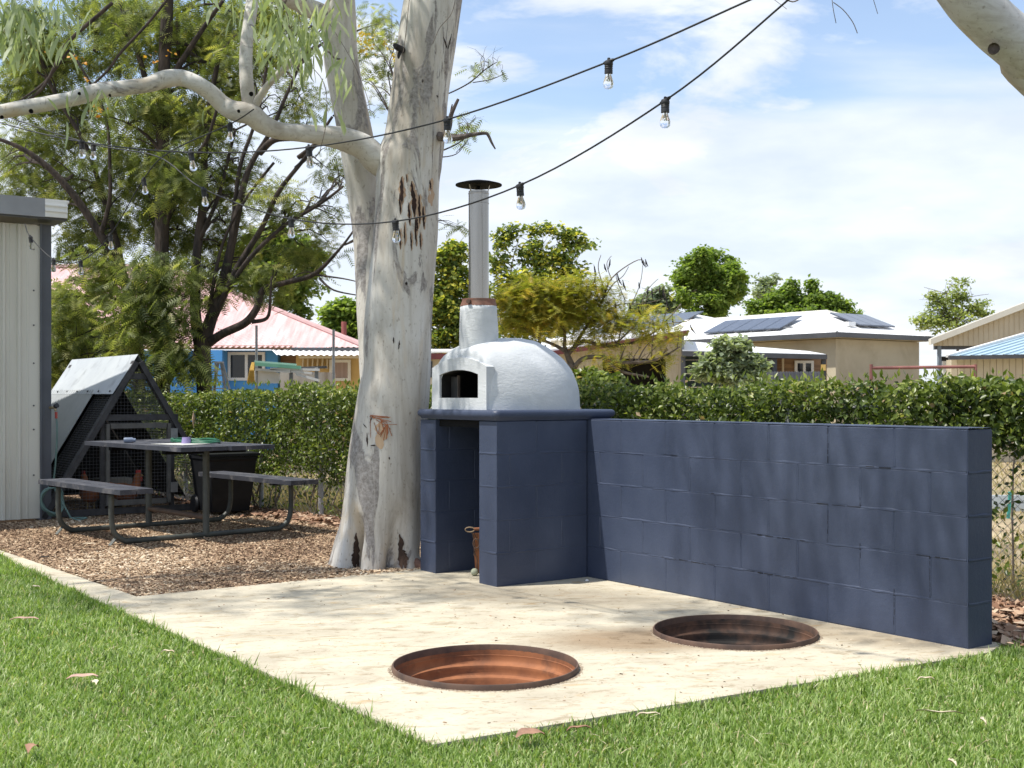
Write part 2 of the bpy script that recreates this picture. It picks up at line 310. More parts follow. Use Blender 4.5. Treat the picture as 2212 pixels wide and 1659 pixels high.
mul = [Vector((-2.15, 6.995, 0)), Vector((-0.66, 8.0, 0)), PB(0.97, 0.25), PB(0.97, 0.97), NB+V*0.06, Vector((2.34, 5.64, 0)), Vector((3.3, 6.12, 0)), Vector((FX(6.0), 6.0, 0)),
       Vector((FX(9), 9, 0)), Vector((FX(12.6), 12.6, 0)), Vector((FX(16.5), 16.5, 0)), Vector((-8.5, 15, 0)), Vector((-6.2, 12.12, 0)), Vector((-3.84, 9.12, 0))]
fill_obj('mulch_bed', [mul], -0.012, M_mulch, kind='structure')

# ------------------------------------------------------------------ scattering of small pieces in one mesh
def scatter(name, parent, m, tmpl, pos, R, sc, tint, origin=None, kind='stuff', **kw):
    tv, tf = np.array(tmpl[0], float), np.array(tmpl[1], int); n = len(pos); k = len(tv)
    sc = np.asarray(sc, float)
    if sc.ndim == 1: sc = sc[:, None]*np.ones(3)
    vs = np.einsum('nij,nkj->nki', R, tv[None]*sc[:, None, :])+pos[:, None, :]
    o = np.array(origin if origin is not None else (pos[:, 0].mean(), pos[:, 1].mean(), max(0, pos[:, 2].min())))
    vs = (vs-o).reshape(-1, 3).astype(np.float32); fs = (tf[None]+np.arange(n)[:, None, None]*k).reshape(-1, 3)
    me = bpy.data.meshes.new(name); me.vertices.add(len(vs)); me.vertices.foreach_set('co', vs.ravel())
    me.loops.add(fs.size); me.loops.foreach_set('vertex_index', fs.ravel().astype(np.int32))
    me.polygons.add(len(fs)); me.polygons.foreach_set('loop_start', np.arange(0, fs.size, 3, dtype=np.int32)); me.polygons.foreach_set('loop_total', np.full(len(fs), 3, np.int32))
    me.update(calc_edges=True); at = me.attributes.new('tint', 'FLOAT', 'POINT'); at.data.foreach_set('value', np.repeat(tint, k).astype(np.float32))
    me.materials.append(m); ob = link_mesh(name, me, Vector(o), parent); props(ob, kind=kind, **kw); return ob
def frames(d, nrm):                                   # columns: side, axis, normal
    d = d/np.linalg.norm(d, axis=1, keepdims=True); s = np.cross(d, nrm); s /= np.linalg.norm(s, axis=1, keepdims=True)+1e-9
    n = np.cross(s, d); return np.stack([s, d, n], axis=2)
def rdir(n): 
    a = rng.normal(size=(n, 3)); return a/np.linalg.norm(a, axis=1, keepdims=True)
def T_leaf(w=0.3, fold=0.07): return ([(0, 0, 0), (w, 0.42, fold), (0, 1, -0.06), (-w, 0.42, fold), (0, 0.45, 0)], [(0, 1, 4), (1, 2, 4), (4, 2, 3), (0, 4, 3)])
def T_dia(w=0.3, fold=0.08): return ([(0, 0, 0), (w, 0.45, fold), (0, 1, -0.05), (-w, 0.45, fold)], [(0, 1, 2), (0, 2, 3)])
def T_frond(pairs=7, w=0.05, ll=0.27):
    v = [(0.008, 0, 0), (-0.008, 0, 0), (0, 1, -0.12)]; f = [(0, 1, 2)]
    for i in range(pairs):
        t = 0.16+0.84*i/(pairs-0.4); q = ll*(0.65+0.7*math.sin(math.pi*min(1, t*0.9)))*0.8; zz = -0.12*t*t
        for sgn in (-1, 1):
            b = len(v); v += [(0, t-w*0.9, zz), (0, t+w*0.9, zz), (sgn*q, t+q*0.45, zz-0.03)]
            f.append((b, b+1, b+2))
    return (v, f)
def T_gum():
    v = []; f = []
    for i, (t, w) in enumerate(((0, 0.012), (0.2, 0.055), (0.5, 0.075), (0.8, 0.045), (1.0, 0.004))):
        x = 0.16*math.sin(t*2.2); v += [(x-w, t, 0.02*math.sin(t*5)), (x+w, t, 0.03*math.sin(t*5+1))]
    for i in range(4): f += [(2*i, 2*i+1, 2*i+3), (2*i, 2*i+3, 2*i+2)]
    return (v, f)

# ---- lawn grass
def lawn_mask(x, y):
    bl = np.interp(x, [-6.05, -3.68, -2.25, -0.261, 2.145, 3.3, 7], [11.75, 8.75, 6.70, 4.010, 5.45, 6.1, 7.9]); return y < bl+0.012
def grass():
    pts = []
    need = 330000
    x = rng.uniform(-6.0, 5.4, 1900000); y = 2.9+rng.random(1900000)**1.0*8.6
    ok = ((np.abs(x) < 0.445*y+0.2) | ((np.abs(x) < 0.445*y+1.6) & (rng.random(len(x)) < 0.4))) & lawn_mask(x, y)
    x = x[ok]; y = y[ok]; dens = np.clip((3.9/y)**1.4, 0.2, 1); k = rng.random(len(x)) < dens; x = x[k]; y = y[k]
    if len(x) > need: i = rng.choice(len(x), need, replace=False); x = x[i]; y = y[i]
    n = len(x)
    # a scrape of thinner, browner grass by the end of the wall
    bl = np.interp(x, [-6.05, -3.68, -2.25, -0.261, 2.145, 3.3, 7], [11.75, 8.75, 6.70, 4.010, 5.45, 6.1, 7.9])
    edge = bl-y
    pn = np.array([noise.noise((a*2.2, b*2.2, 0.5)) for a, b in zip(x[::1], y[::1])]) if n < 500000 else np.zeros(n)
    hh = rng.uniform(0.022, 0.046, n)*(1+0.35*pn); hh *= np.where(rng.random(n) < 0.03, 1.5, 1.0)
    far = np.clip(y/4.2, 1, 2.0)
    az = rng.uniform(0, 2*np.pi, n); lean = np.abs(rng.normal(0.62, 0.38, n))
    near = (edge < 0.06); lean = np.where(near, lean*0.75, lean); hh = np.where(near, hh*1.15, hh)
    d = np.stack([np.cos(az)*np.sin(lean), np.sin(az)*np.sin(lean), np.cos(lean)+0.05], 1)
    R = frames(d, np.stack([-np.cos(az)*np.cos(lean), -np.sin(az)*np.cos(lean), np.sin(lean)], 1)+rng.normal(0, 0.35, (n, 3)))
    tm = ([(-0.5, 0, 0), (0.5, 0, 0), (0.42, 0.5, 0.07), (-0.42, 0.5, 0.07), (0, 1, -0.14)], [(0, 1, 2), (0, 2, 3), (3, 2, 4)])
    w = rng.uniform(0.0034, 0.0060, n)*far**0.7
    sc = np.stack([w, hh*far**0.3, hh], 1)
    pos = np.stack([x, y, np.full(n, -0.030)], 1)+np.stack([np.zeros(n), np.zeros(n), rng.uniform(-0.001, 0.010, n)], 1)
    t = np.clip(0.50+0.14*pn+rng.normal(0, 0.24, n), 0, 0.93); t = np.where(rng.random(n) < 0.03+0.10*np.clip(-pn-0.15, 0, 1), 0.99, t)
    m = leafmat('grass_blade', [(0.0, (0.070, 0.115, 0.022)), (0.35, (0.165, 0.27, 0.050)), (0.6, (0.30, 0.41, 0.12)), (0.93, (0.52, 0.57, 0.29)), (0.97, (0.56, 0.48, 0.29))], 0.36, 0.40)
    scatter('lawn_grass', None, m, tm, pos, R, sc, t, label='short bright green lawn wrapped round the pale concrete slab', category='grass')
grass()
def edge_tufts():
    P = []
    for poly, n in ((lawn_l, 5200), (lawn_r, 5200)):
        L_ = [(poly[i+1]-poly[i]).length for i in range(len(poly)-1)]; tot = sum(L_)
        for i in range(len(poly)-1):
            k = int(n*L_[i]/tot); t = rng.random(k); q = np.outer(1-t, poly[i])+np.outer(t, poly[i+1]); P.append(q)
    p = np.concatenate(P); n = len(p); p[:, :2] += rng.normal(0, 0.014, (n, 2)); p[:, 1] -= 0.008; p[:, 2] = -0.03
    cl = np.array([noise.noise((a*3.1, b*3.1, 9)) for a, b in zip(p[:, 0], p[:, 1])]); h = rng.uniform(0.03, 0.06, n)*(1+0.7*np.clip(cl, -0.3, 1))*np.where(rng.random(n) < 0.05, 1.6, 1)
    az = rng.uniform(0, 2*np.pi, n); le = np.abs(rng.normal(0.5, 0.3, n)); d = np.stack([np.cos(az)*np.sin(le), np.sin(az)*np.sin(le)+0.15, np.cos(le)], 1)
    tm = ([(-0.5, 0, 0), (0.5, 0, 0), (0.42, 0.5, 0.05), (-0.42, 0.5, 0.05), (0, 1, -0.10)], [(0, 1, 2), (0, 2, 3), (3, 2, 4)])
    scatter('edge_grass', None, bpy.data.materials['grass_blade'], tm, p, frames(d, rdir(n)), np.stack([rng.uniform(0.004, 0.0065, n), h, h], 1), np.clip(rng.normal(0.4, 0.18, n), 0, 0.9), label='longer grass blades leaning over the slab edges', category='grass')
edge_tufts()

def clippings():
    n = 1500; x = rng.uniform(-3.6, 3.6, n); y = rng.uniform(3.4, 9, n); k = lawn_mask(x, y-0.05) & (np.abs(x) < 0.44*y+0.1); x = x[k]; y = y[k]; n = len(x)
    d = rdir(n)*[1, 1, 0.15]; tm = ([(-0.5, 0, 0), (0.5, 0, 0), (0.4, 0.5, 0.06), (-0.4, 0.5, 0.06), (0, 1, 0)], [(0, 1, 2), (0, 2, 3), (3, 2, 4)])
    l = rng.uniform(0.02, 0.07, n); scatter('clippings', None, leafmat('dry_clipping', [(0, (0.34, 0.27, 0.15)), (1, (0.66, 0.60, 0.42))], 0.2), tm, np.stack([x, y, rng.uniform(-0.006, 0.006, n)], 1), frames(d, np.tile([0, 0, 1.0], (n, 1))), np.stack([np.full(n, 0.004), l, l], 1), rng.random(n),
        label='dry straw clippings strewn over the lawn', category='grass clippings')
clippings()

# ---- mulch chips and leaf litter
def chips(name, x, y, zlo, size, stops, lab, cat, zr=0.012):
    n = len(x); d = rdir(n)*np.array([1, 1, 0.22]); R = frames(d, np.tile([0, 0, 1.0], (n, 1))+rng.normal(0, 0.45, (n, 3)))
    tm = ([(-0.5, -0.5, 0), (0.45, -0.42, 0.1), (0.5, 0.5, 0), (-0.4, 0.42, 0.12), (0.0, 0.0, 0.5)], [(0, 1, 4), (1, 2, 4), (2, 3, 4), (3, 0, 4)])
    l = rng.uniform(size[0], size[1], n); sc = np.stack([l*rng.uniform(0.28, 0.6, n), l, l*0.3], 1)
    big = np.array([noise.noise((a*1.1, b*1.1, 3.5)) for a, b in zip(x, y)])
    t = np.clip(rng.beta(2.2, 2.2, n)+0.30*big, 0, 1)
    scatter(name, None, leafmat(name+'_mat', stops, 0.0, 0.9), tm, np.stack([x, y, zlo+rng.uniform(0, zr, n)], 1), R, sc, t, label=lab, category=cat)
def poly_mask(px, py, poly):
    c = np.zeros(len(px), bool); n = len(poly)
    for i in range(n):
        a = poly[i]; b = poly[(i+1) % n]; k = ((a.y > py) != (b.y > py)) & (px < (b.x-a.x)*(py-a.y)/((b.y-a.y) if abs(b.y-a.y) > 1e-9 else 1e-9)+a.x); c ^= k
    return c
x = rng.uniform(-6, -0.2, 400000); y = 6.8+rng.random(400000)**1.3*7.2
k = poly_mask(x, y, mul) & (np.abs(x) < 0.45*y+0.1) & (x+0.946*y < 9.087-0.2); x = x[k]; y = y[k]; x = x[:115000]; y = y[:115000]
chips('wood_chips', x, y, -0.010, (0.009, 0.029), [(0, (0.085, 0.052, 0.032)), (0.3, (0.23, 0.145, 0.09)), (0.6, (0.42, 0.29, 0.18)), (0.85, (0.60, 0.47, 0.32)), (1, (0.72, 0.62, 0.47))],
      'tan and brown wood chips spread under the picnic table', 'wood chips')
# leaf litter: strip below the hedge, behind the wall end
t = rng.uniform(0, 1, 9000); yy = 5.9+t*8; xx = FX(yy)-np.abs(rng.normal(0, 0.32, 9000))*0.8+0.1; k = xx > -6
xr = rng.uniform(2.28, 4.2, 5000); yr = rng.uniform(5.55, 8.2, 5000); kr = (~lawn_mask(xr, yr-0.03)) & (xr+0.946*yr < 9.3)
x = np.r_[xx[k], xr[kr]]; y = np.r_[yy[k], yr[kr]]
chips('leaf_litter', x, y, -0.012, (0.04, 0.10), [(0, (0.09, 0.05, 0.03)), (0.35, (0.22, 0.12, 0.075)), (0.7, (0.38, 0.24, 0.155)), (1, (0.58, 0.46, 0.34))],
      'brown dead leaves lying in a strip below the hedge', 'leaf litter', 0.03)

n_ = 900; xs = rng.uniform(-2.3, 2.3, n_); ys = rng.uniform(4.1, 8.0, n_); kk_ = poly_mask(xs, ys, slab_out) & (np.hypot(xs-PIT1.x, ys-PIT1.y) > 0.42) & (np.hypot(xs-PIT2.x, ys-PIT2.y) > 0.42)
chips('leaf_bits', xs[kk_], ys[kk_], 0.001, (0.004, 0.017), [(0, (0.13, 0.09, 0.055)), (0.5, (0.33, 0.23, 0.15)), (1, (0.62, 0.54, 0.40))], 'scattered crumbs of bark and leaf on the pale concrete slab', 'leaf bits', 0.001)

# ------------------------------------------------------------------ block work
def block_mesh(l, w, h, seed):                        # chamfered block, origin at one low corner, length along local x
    random.seed(seed); b = bmesh.new(); bmesh.ops.create_cube(b, size=1)
    for v in b.verts:
        v.co = Vector(((v.co.x+0.5)*l, (v.co.y+0.5)*w, (v.co.z+0.5)*h))+Vector((random.uniform(-1, 1)*0.0015, random.uniform(-1, 1)*0.0015, random.uniform(-1, 1)*0.002))
    bmesh.ops.bevel(b, geom=b.edges[:], offset=0.0022, segments=1, affect='EDGES')
    me = bpy.data.meshes.new('block'); b.to_mesh(me); b.free(); me.materials.append(M_navy); return me
BLK = {}
def put_block(parent, origin, ang, l, w=0.19):
    key = (round(l, 3), round(w, 3)); 
    if key not in BLK: BLK[key] = [block_mesh(l, w, 0.191, s) for s in range(4)]
    o = bpy.data.objects.new('block', random.choice(BLK[key])); C.objects.link(o); o.parent = parent
    o.location = Vector(origin)-ORG[parent.name]; o.rotation_euler = (0, 0, ang)
angU = math.atan2(U.y, U.x); angV = math.atan2(V.y, V.x)
def course_run(parent, o, direc, ang, total, odd, z, w=0.19):
    s = 0.0; first = True; prnd = random.Random(int(z*100))
    while s < total-0.02:
        l = 0.2 if (first and odd) else 0.4; l = min(l, total-s); 
        put_block(parent, o+direc*(s+0.0045)+Z*(z+0.0045), ang, l-0.009, w); s += l; first = False
# long wall: local x along U, local y must point to -V side; ang of U, y axis = Z x U = -V  -> start from back face
wall = thing('block_wall', 'long low navy painted concrete block wall running right from the pizza oven', 'wall', tuple(NW))
for c in range(5): course_run(wall, NB.copy(), U, angU, 3.6, c % 2 == 1, c*0.2)
one('mortar', M_navy, wall, lambda m: m.box(NW+U*1.8+V*0.095+Z*0.4965, U*(1.8-0.0015), V*(0.095-0.0016), Z*0.4965), label='mortar core filling the joints')
def bead(m, a, b, out, seed, h=0.008, amp=0.0032, base=0.0010):
    # smeared mortar along a joint: an uneven painted ridge with gaps
    a = Vector(a); b = Vector(b); L_ = (b-a).length; e = (b-a)/L_; s_ = e.cross(out).normalized(); n = max(4, int(L_/0.02)); rows = []
    for i in range(n+1):
        t = a+e*(L_*i/n); g = noise.noise((t.x*11+seed, t.y*11, t.z*11+seed)); g2 = noise.noise((t.x*3+seed*2, t.y*3, t.z*3)); pr = max(-0.004, base+amp*(g+0.8*g2)); wob = s_*0.003*noise.noise((t.x*17, t.y*17+seed, t.z*17)); hh = h*(0.8+0.5*g)
        rows += [t+wob-s_*hh+out*(-0.0008), t+wob-s_*hh*0.4+out*pr, t+wob+s_*hh*0.5+out*pr*0.8, t+wob+s_*hh+out*(-0.0008)]
    m.add(rows, [(4*i+j, 4*i+j+1, 4*i+j+5, 4*i+j+4) for i in range(n) for j in range(3)])
def wall_beads(m):
    for c in range(1, 5): bead(m, NW+Z*(c*0.2)+U*0.01, NW+Z*(c*0.2)+U*3.58, -V, c)
    for c in range(1, 5): bead(m, NW+Z*(c*0.2)+V*0.005, NB+Z*(c*0.2)-V*0.005, -U, c+9)
    for c in range(5):
        for k in range(1, 10):
            s_ = 0.4*k-(0.2 if c % 2 else 0)
            if 0.05 < s_ < 3.5: bead(m, NW+U*s_+Z*(c*0.2+0.01), NW+U*s_+Z*(c*0.2+0.19), -V, k+c*7, 0.0075, 0.0012, 0.0013)
one('joint_mortar', M_navy, wall, wall_beads, kind='stuff')
def gaps(m):
    rr = random.Random(21)
    for (c, s0, s1) in ((1, 1.0, 1.5), (1, 1.6, 1.95), (2, 1.05, 1.25), (2, 0.95, 1.0), (3, 1.55, 1.62), (4, 0.42, 0.55), (3, 0.6, 0.8), (2, 0.1, 0.3), (4, 1.9, 1.95)):
        q = s0
        while q < s1:
            l = rr.uniform(0.02, 0.09); z_ = c*0.2+rr.uniform(-0.001, 0.003); m.box(NW+U*(q+l/2)+Z*z_-V*0.0012, U*l/2, V*0.0012, Z*rr.uniform(0.0006, 0.0018)); q += l+rr.uniform(0.004, 0.03)
    for (c, s_, a, b) in ((4, 0.8, 0.01, 0.19), (2, 0.8, 0.05, 0.18), (1, 0.6, 0.15, 0.19), (1, 0.2, 0.01, 0.19), (0, 0.4, 0.05, 0.19), (3, 0.6, 0.0, 0.05)):
        z_ = c*0.2+a
        while z_ < c*0.2+b: l = rr.uniform(0.012, 0.04); m.box(NW+U*(s_+rr.uniform(-0.001, 0.001))+Z*(z_+l/2)-V*0.0012, U*rr.uniform(0.0004, 0.0011), V*0.0012, Z*l/2); z_ += l+rr.uniform(0.004, 0.012)
one('joint_gap', M_soot, wall, gaps, kind='stuff')
def cap_irregular(m):
    pts = []
    n = 60
    for i in range(n+1):
        for (a, z) in ((0.003, 0.995), (0.004, 1.0), (0.186, 1.0), (0.187, 0.995)):
            q = NW+U*(3.6*i/n)+V*a+Z*(z+0.0035); w = noise.noise(q*9)*0.002; pts.append(q+Z*w)
    fs = [(4*i+j, 4*i+j+1, 4*i+j+5, 4*i+j+4) for i in range(n) for j in range(3)]; m.add(pts, fs)
one('top_render', M_navy, wall, cap_irregular)

# oven base: two piers and slab
base = thing('oven_base', 'navy painted block stand with open wood bay under the white pizza oven', 'oven stand', tuple(PB(0.44, 0.35)))
def pier(b0):
    for c in range(5):                                # blocks laid along V, width along U
        z = c*0.2; s = 0; Ls = [0.3, 0.4] if c % 2 == 1 else [0.1, 0.4, 0.2]
        if b0 < 0.1: Ls = [0.3, 0.4] if c % 2 == 0 else [0.1, 0.4, 0.2]
        for l in Ls:
            put_block(base, PB(b0, s+0.0045, z+0.0045), angV, l-0.009); s += l
    one('mortar', M_navy, base, lambda m: m.box(PB(b0+0.095, 0.35, 0.496), U*(0.095-0.0016), V*0.3484, Z*0.496))
pier(0.0); pier(0.69)
def base_beads(m):
    for c in range(1, 5):
        bead(m, PB(0, 0.005, c*0.2), PB(0, 0.69, c*0.2), -U, c+20); bead(m, PB(0.005, 0, c*0.2), PB(0.185, 0, c*0.2), -V, c+30); bead(m, PB(0.695, 0, c*0.2), PB(0.875, 0, c*0.2), -V, c+40)
    for c in range(5):
        for s_ in ((0.3,) if c % 2 == 0 else (0.1, 0.5)): bead(m, PB(0, s_, c*0.2+0.01), PB(0, s_, c*0.2+0.19), -U, c+s_*10, 0.0065, 0.002, 0.0010)
one('joint_mortar', M_navy, base, base_beads, kind='stuff')
def slab_top(m):
    b0, b1, a0, a1 = -0.022, 0.893, -0.024, 0.93; z0, z1 = 1.000, 1.062; rr = 0.035; pr = []
    for (cb, ca, s) in ((b0+rr, a0+rr, 180), (b1-rr, a0+rr, 270), (b1-rr, a1-rr, 0), (b0+rr, a1-rr, 90)):
        for k in range(6):
            th = math.radians(s+k*18); pr.append((cb+rr*math.cos(th), ca+rr*math.sin(th)))
    # smooth rounded edge profile
    prof = [(0.020, z0), (0.014, z0+0.012), (0.003, z0+0.018), (-0.003, z0+0.032), (-0.001, z0+0.048), (0.006, z0+0.058), (0.016, z1)]
    cb, ca = (b0+b1)/2, (a0+a1)/2; rows = []
    for (ins, z) in prof:
        for (b, a) in pr:
            d = Vector((cb-b, ca-a)); q = PB(b+ins*(1 if b < cb else -1)*0.9, a+ins*(1 if a < ca else -1)*0.9, z); q += wig(q, 7, 0.004); rows.append(q)
    n = len(pr); m.add(rows, [(i*n+k, i*n+(k+1) % n, (i+1)*n+(k+1) % n, (i+1)*n+k) for i in range(len(prof)-1) for k in range(n)]+[tuple(range(n-1, -1, -1)), tuple((len(prof)-1)*n+k for k in range(n))])
one('top_slab', M_navy, base, slab_top, smooth=True)
one('lintel', M_black, base, lambda m: m.box(PB(0.44, 0.06, 0.975), U*0.25, V*0.03, Z*0.022), label='dark steel angle under the slab')

# ------------------------------------------------------------------ pizza oven
oven = thing('pizza_oven', 'white rendered dome pizza oven with steel flue on the navy stand', 'pizza oven', tuple(PB(0.44, 0.43, 1.068)))
ZT = 1.061
def section(w, h, e, a, n=28, sc=1.0):
    out = []
    for i in range(n+1):
        th = math.pi*i/n; c, s = math.cos(th), math.sin(th)
        out.append((0.44+w*sc*math.copysign(abs(c)**e, c), a, h*sc*abs(s)**e))
    return out
def shell(m):
    secs = []; n = 28
    A = [0.028, 0.034, 0.045, 0.065, 0.09, 0.12, 0.15, 0.20, 0.27, 0.34, 0.41, 0.48, 0.55, 0.62, 0.68, 0.74, 0.79, 0.83, 0.86, 0.878, 0.888]
    for a in A:
        if a <= 0.41:
            t = (a-0.028)/(0.41-0.028); q = math.sin(t*math.pi/2); w = 0.312+0.103*q**0.75; h = 0.345+0.122*q**0.42; e = 0.56+0.44*t**0.8
        else:
            t = (a-0.41)/(0.89-0.41); q = math.sqrt(max(0, 1-t**2.25)); w = 0.415*q; h = 0.467*q**1.02; e = 1.0-0.1*t
        secs.append(section(w, h, e, a, n))
    secs.insert(0, [(0.44+(b-0.44)*0.8, 0.030, z*0.8) for b, a, z in secs[0]]); rows = []
    for s_ in secs:
        for (b, a, z) in s_:
            q = PB(b, a, ZT+z); q += wig(q, 5, 0.010)*(1 if z > 0.01 else 0.2); rows.append(q)
    m.add(rows, [(i*(n+1)+k, i*(n+1)+k+1, (i+1)*(n+1)+k+1, (i+1)*(n+1)+k) for i in range(len(secs)-1) for k in range(n)])
o = one('dome', M_white, oven, shell, smooth='all')
def arch(hw, sp, crown, n=12):
    R = (hw*hw+(crown-sp)**2)/(2*(crown-sp)); cz = crown-R; t0 = math.asin(hw/R)
    return [(hw, 0.0 if False else None)] and [(R*math.sin(t0-2*t0*i/n), cz+R*math.cos(t0-2*t0*i/n)) for i in range(n+1)]
def face_plate(m):
    bm = bmesh.new()
    outer = [(0.313, 0.0)]+arch(0.313, 0.268, 0.332, 14)+[(-0.313, 0.0)]
    inner = [(0.222, 0.076)]+arch(0.222, 0.222, 0.252, 12)+[(-0.222, 0.076)]
    for lp in (outer, inner):
        vs = [bm.verts.new((x, 0, z)) for x, z in lp]
        for i in range(len(vs)): bm.edges.new((vs[i], vs[(i+1) % len(vs)]))
    bmesh.ops.triangle_fill(bm, use_beauty=True, edges=bm.edges[:], normal=(0, 1, 0))
    vs = [PB(0.44+v.co.x, 0.012, ZT+v.co.z) for v in bm.verts]; bm.verts.index_update(); m.add(vs, [tuple(v.index for v in f.verts) for f in bm.faces]); bm.free()
    for lp, d in ((outer, 0.06), (inner, 0.016)):
        n = len(lp); m.add([PB(0.44+x, 0.012, ZT+z) for x, z in lp]+[PB(0.44+x, 0.012+d, ZT+z) for x, z in lp], [(i, (i+1) % n, n+(i+1) % n, n+i) for i in range(n)])
one('front_face', M_white, oven, face_plate)
def chamber(m):
    lp = [(0.224, 0.074)]+arch(0.224, 0.222, 0.255, 12)+[(-0.224, 0.074)]; n = len(lp)
    m.add([PB(0.44+x, 0.024, ZT+z) for x, z in lp]+[PB(0.44+x*1.3, 0.60, ZT+0.074+(z-0.074)*1.15) for x, z in lp], [(i, (i+1) % n, n+(i+1) % n, n+i) for i in range(n)]+[tuple(range(n, 2*n))])
one('chamber', M_soot, oven, chamber, fix=False)
M_sst = mat('sooty_steel', (0.055, 0.052, 0.05), (0.025, 0.024, 0.023), 6, 0.6, 0.2)
one('inner_door', M_sst, oven, lambda m: m.box(PB(0.605, 0.10, ZT+0.145), U*0.045, V*0.006, Z*0.068))
one('inner_door', M_sst, oven, lambda m: m.box(PB(0.29, 0.13, ZT+0.148), U*0.055, V*0.006, Z*0.070))
one('door_post', mat('burnt_brick', (0.17, 0.13, 0.10), (0.08, 0.06, 0.05), 12, 0.9), oven, lambda m: m.box(PB(0.352, 0.118, ZT+0.148), U*0.009, V*0.012, Z*0.072))
one('door_post', MATS['burnt_brick'], oven, lambda m: m.box(PB(0.553, 0.09, ZT+0.148), U*0.004, V*0.008, Z*0.072))
fc = PB(0.44, 0.168, 0)
def stub(m):
    prof = [(0.124, 1.42), (0.126, 1.48), (0.1245, 1.51), (0.1225, 1.56), (0.1205, 1.62), (0.1195, 1.69), (0.1185, 1.722), (0.108, 1.726)]
    n = 32; rows = []
    for r, z in prof:
        for k in range(n):
            th = 2*math.pi*k/n; q = fc+Vector((math.cos(th)*r, math.sin(th)*r, z)); rows.append(q+wig(q, 8, 0.006))
    m.add(rows, [(i*n+k, i*n+(k+1) % n, (i+1)*n+(k+1) % n, (i+1)*n+k) for i in range(len(prof)-1) for k in range(n)])
one('flue_stub', M_white, oven, stub, smooth='all')
one('collar', M_terra, oven, lambda m: m.lathe(fc, [(0.112, 1.716), (0.119, 1.722), (0.112, 1.740), (0.107, 1.758), (0.109, 1.764), (0.108, 1.767), (0.06, 1.766)], 32, jit=0.01), smooth=True)
one('collar_bolt', M_rimbrown, oven, lambda m: m.lathe(fc+Vector((-0.055, -0.095, 1.745)), [(0.0, 0.02), (0.014, 0.02), (0.014, 0)], 10, axis=(-0.5, -0.86, 0)))
flue = one('flue_pipe', M_steel, oven, lambda m: m.lathe(fc, [(0.0645, 1.76), (0.0645, 2.375), (0.0665, 2.376), (0.0665, 2.382), (0.0648, 2.383), (0.0650, 2.435), (0.0668, 2.437), (0.0668, 2.443), (0.0648, 2.445), (0.0648, 2.456), (0.060, 2.456), (0.060, 2.2)], 40), smooth=True)
one('seam', M_steel, oven, lambda m: m.bar(fc+Vector((0.030, -0.0585, 1.77)), fc+Vector((0.030, -0.0585, 2.37)), 0.004, 0.001))
one('flue_cap', M_black, oven, lambda m: m.lathe(fc, [(0.0, 2.498), (0.05, 2.496), (0.135, 2.489), (0.148, 2.492), (0.149, 2.495), (0.148, 2.499), (0.10, 2.512), (0.04, 2.524), (0.0, 2.526)], 40), smooth=True)
for k in range(3):
    th = -0.35+2*math.pi*k/3; d = Vector((math.cos(th), math.sin(th), 0)); one('cap_bracket', M_steel, oven, lambda m: m.bar(fc+d*0.061+Z*2.44, fc+d*0.074+Z*2.493, 0.010, 0.003))
one('cap_bolt', M_black, oven, lambda m: m.tube([fc+Z*2.44, fc+Z*2.49], 0.010, 8))

# ------------------------------------------------------------------ fire pits
def pit(c, m_in, label, group, deep):
    t = thing('fire_pit', label, 'fire pit', tuple(c), group)
    def rim(m):
        m.lathe(c, [(0.392, -0.02), (0.394, 0.018), (0.391, 0.024), (0.386, 0.024), (0.384, 0.018), (0.383, -0.006)], 64, jit=0.003)
    one('rim', M_rimbrown, t, rim, smooth=True)
    one('rim_band', m_in, t, lambda m: m.lathe(c, [(0.384, 0.012), (0.382, -0.022), (0.379, -0.024)], 64, jit=0.003), smooth=True)
    def wallp(m):
        m.lathe(c, [(0.376, -0.022), (0.378, -0.045), (0.370, -0.058), (0.352, -0.064), (0.349, -0.078), (0.352, -0.092), (0.346, -0.104), (0.325, -0.112), (0.320, -0.125), (0.318, -0.24), (0.30, -0.27), (0.29, -0.30)], 64, jit=0.003)
    one('bowl', m_in, t, wallp, smooth=True)
    one('ash_bed', deep, t, lambda m: m.lathe(c, [(0.0, -0.285), (0.1, -0.28), (0.22, -0.29), (0.31, -0.295)], 40, jit=0.02), smooth=True)
    return t
M_ash = mat('rusty_ash', (0.30, 0.14, 0.075), (0.14, 0.07, 0.045), 12, 0.95, 0.6)
pit(PIT1, M_rust, 'sunken orange rusted steel fire pit near the front corner of the slab', 'steel fire pits sunk in the slab', M_ash)
pit(PIT2, M_rustdark, 'sunken soot blackened steel fire pit beside the long navy wall', 'steel fire pits sunk in the slab', M_soot)
def sand_ring(m, c): m.lathe(c, [(0.393, 0.004), (0.408, 0.0035), (0.418, 0.0015)], 64, jit=0.004)
for c, lab in ((PIT1, 'gritty crumbs of dirt round the orange fire pit'), (PIT2, 'gritty crumbs of dirt round the black fire pit')):
    n = 1300; th = rng.uniform(0, 2*np.pi, n); r = 0.396+np.abs(rng.normal(0, 0.007, n))
    tm = ([(-0.5, -0.5, 0), (0.5, -0.4, 0), (0.1, 0.5, 0), (0, 0, 0.5)], [(0, 1, 3), (1, 2, 3), (2, 0, 3)])
    scatter('grit', None, leafmat('grit_mat', [(0, (0.16, 0.12, 0.085)), (1, (0.42, 0.34, 0.25))], 0, 0.9), tm, np.stack([c.x+r*np.cos(th), c.y+r*np.sin(th), np.full(n, 0.001)], 1),
            frames(rdir(n)*[1, 1, 0.01], np.tile([0, 0, 1.0], (n, 1))), rng.uniform(0.003, 0.008, n), rng.random(n), label=lab, category='grit')

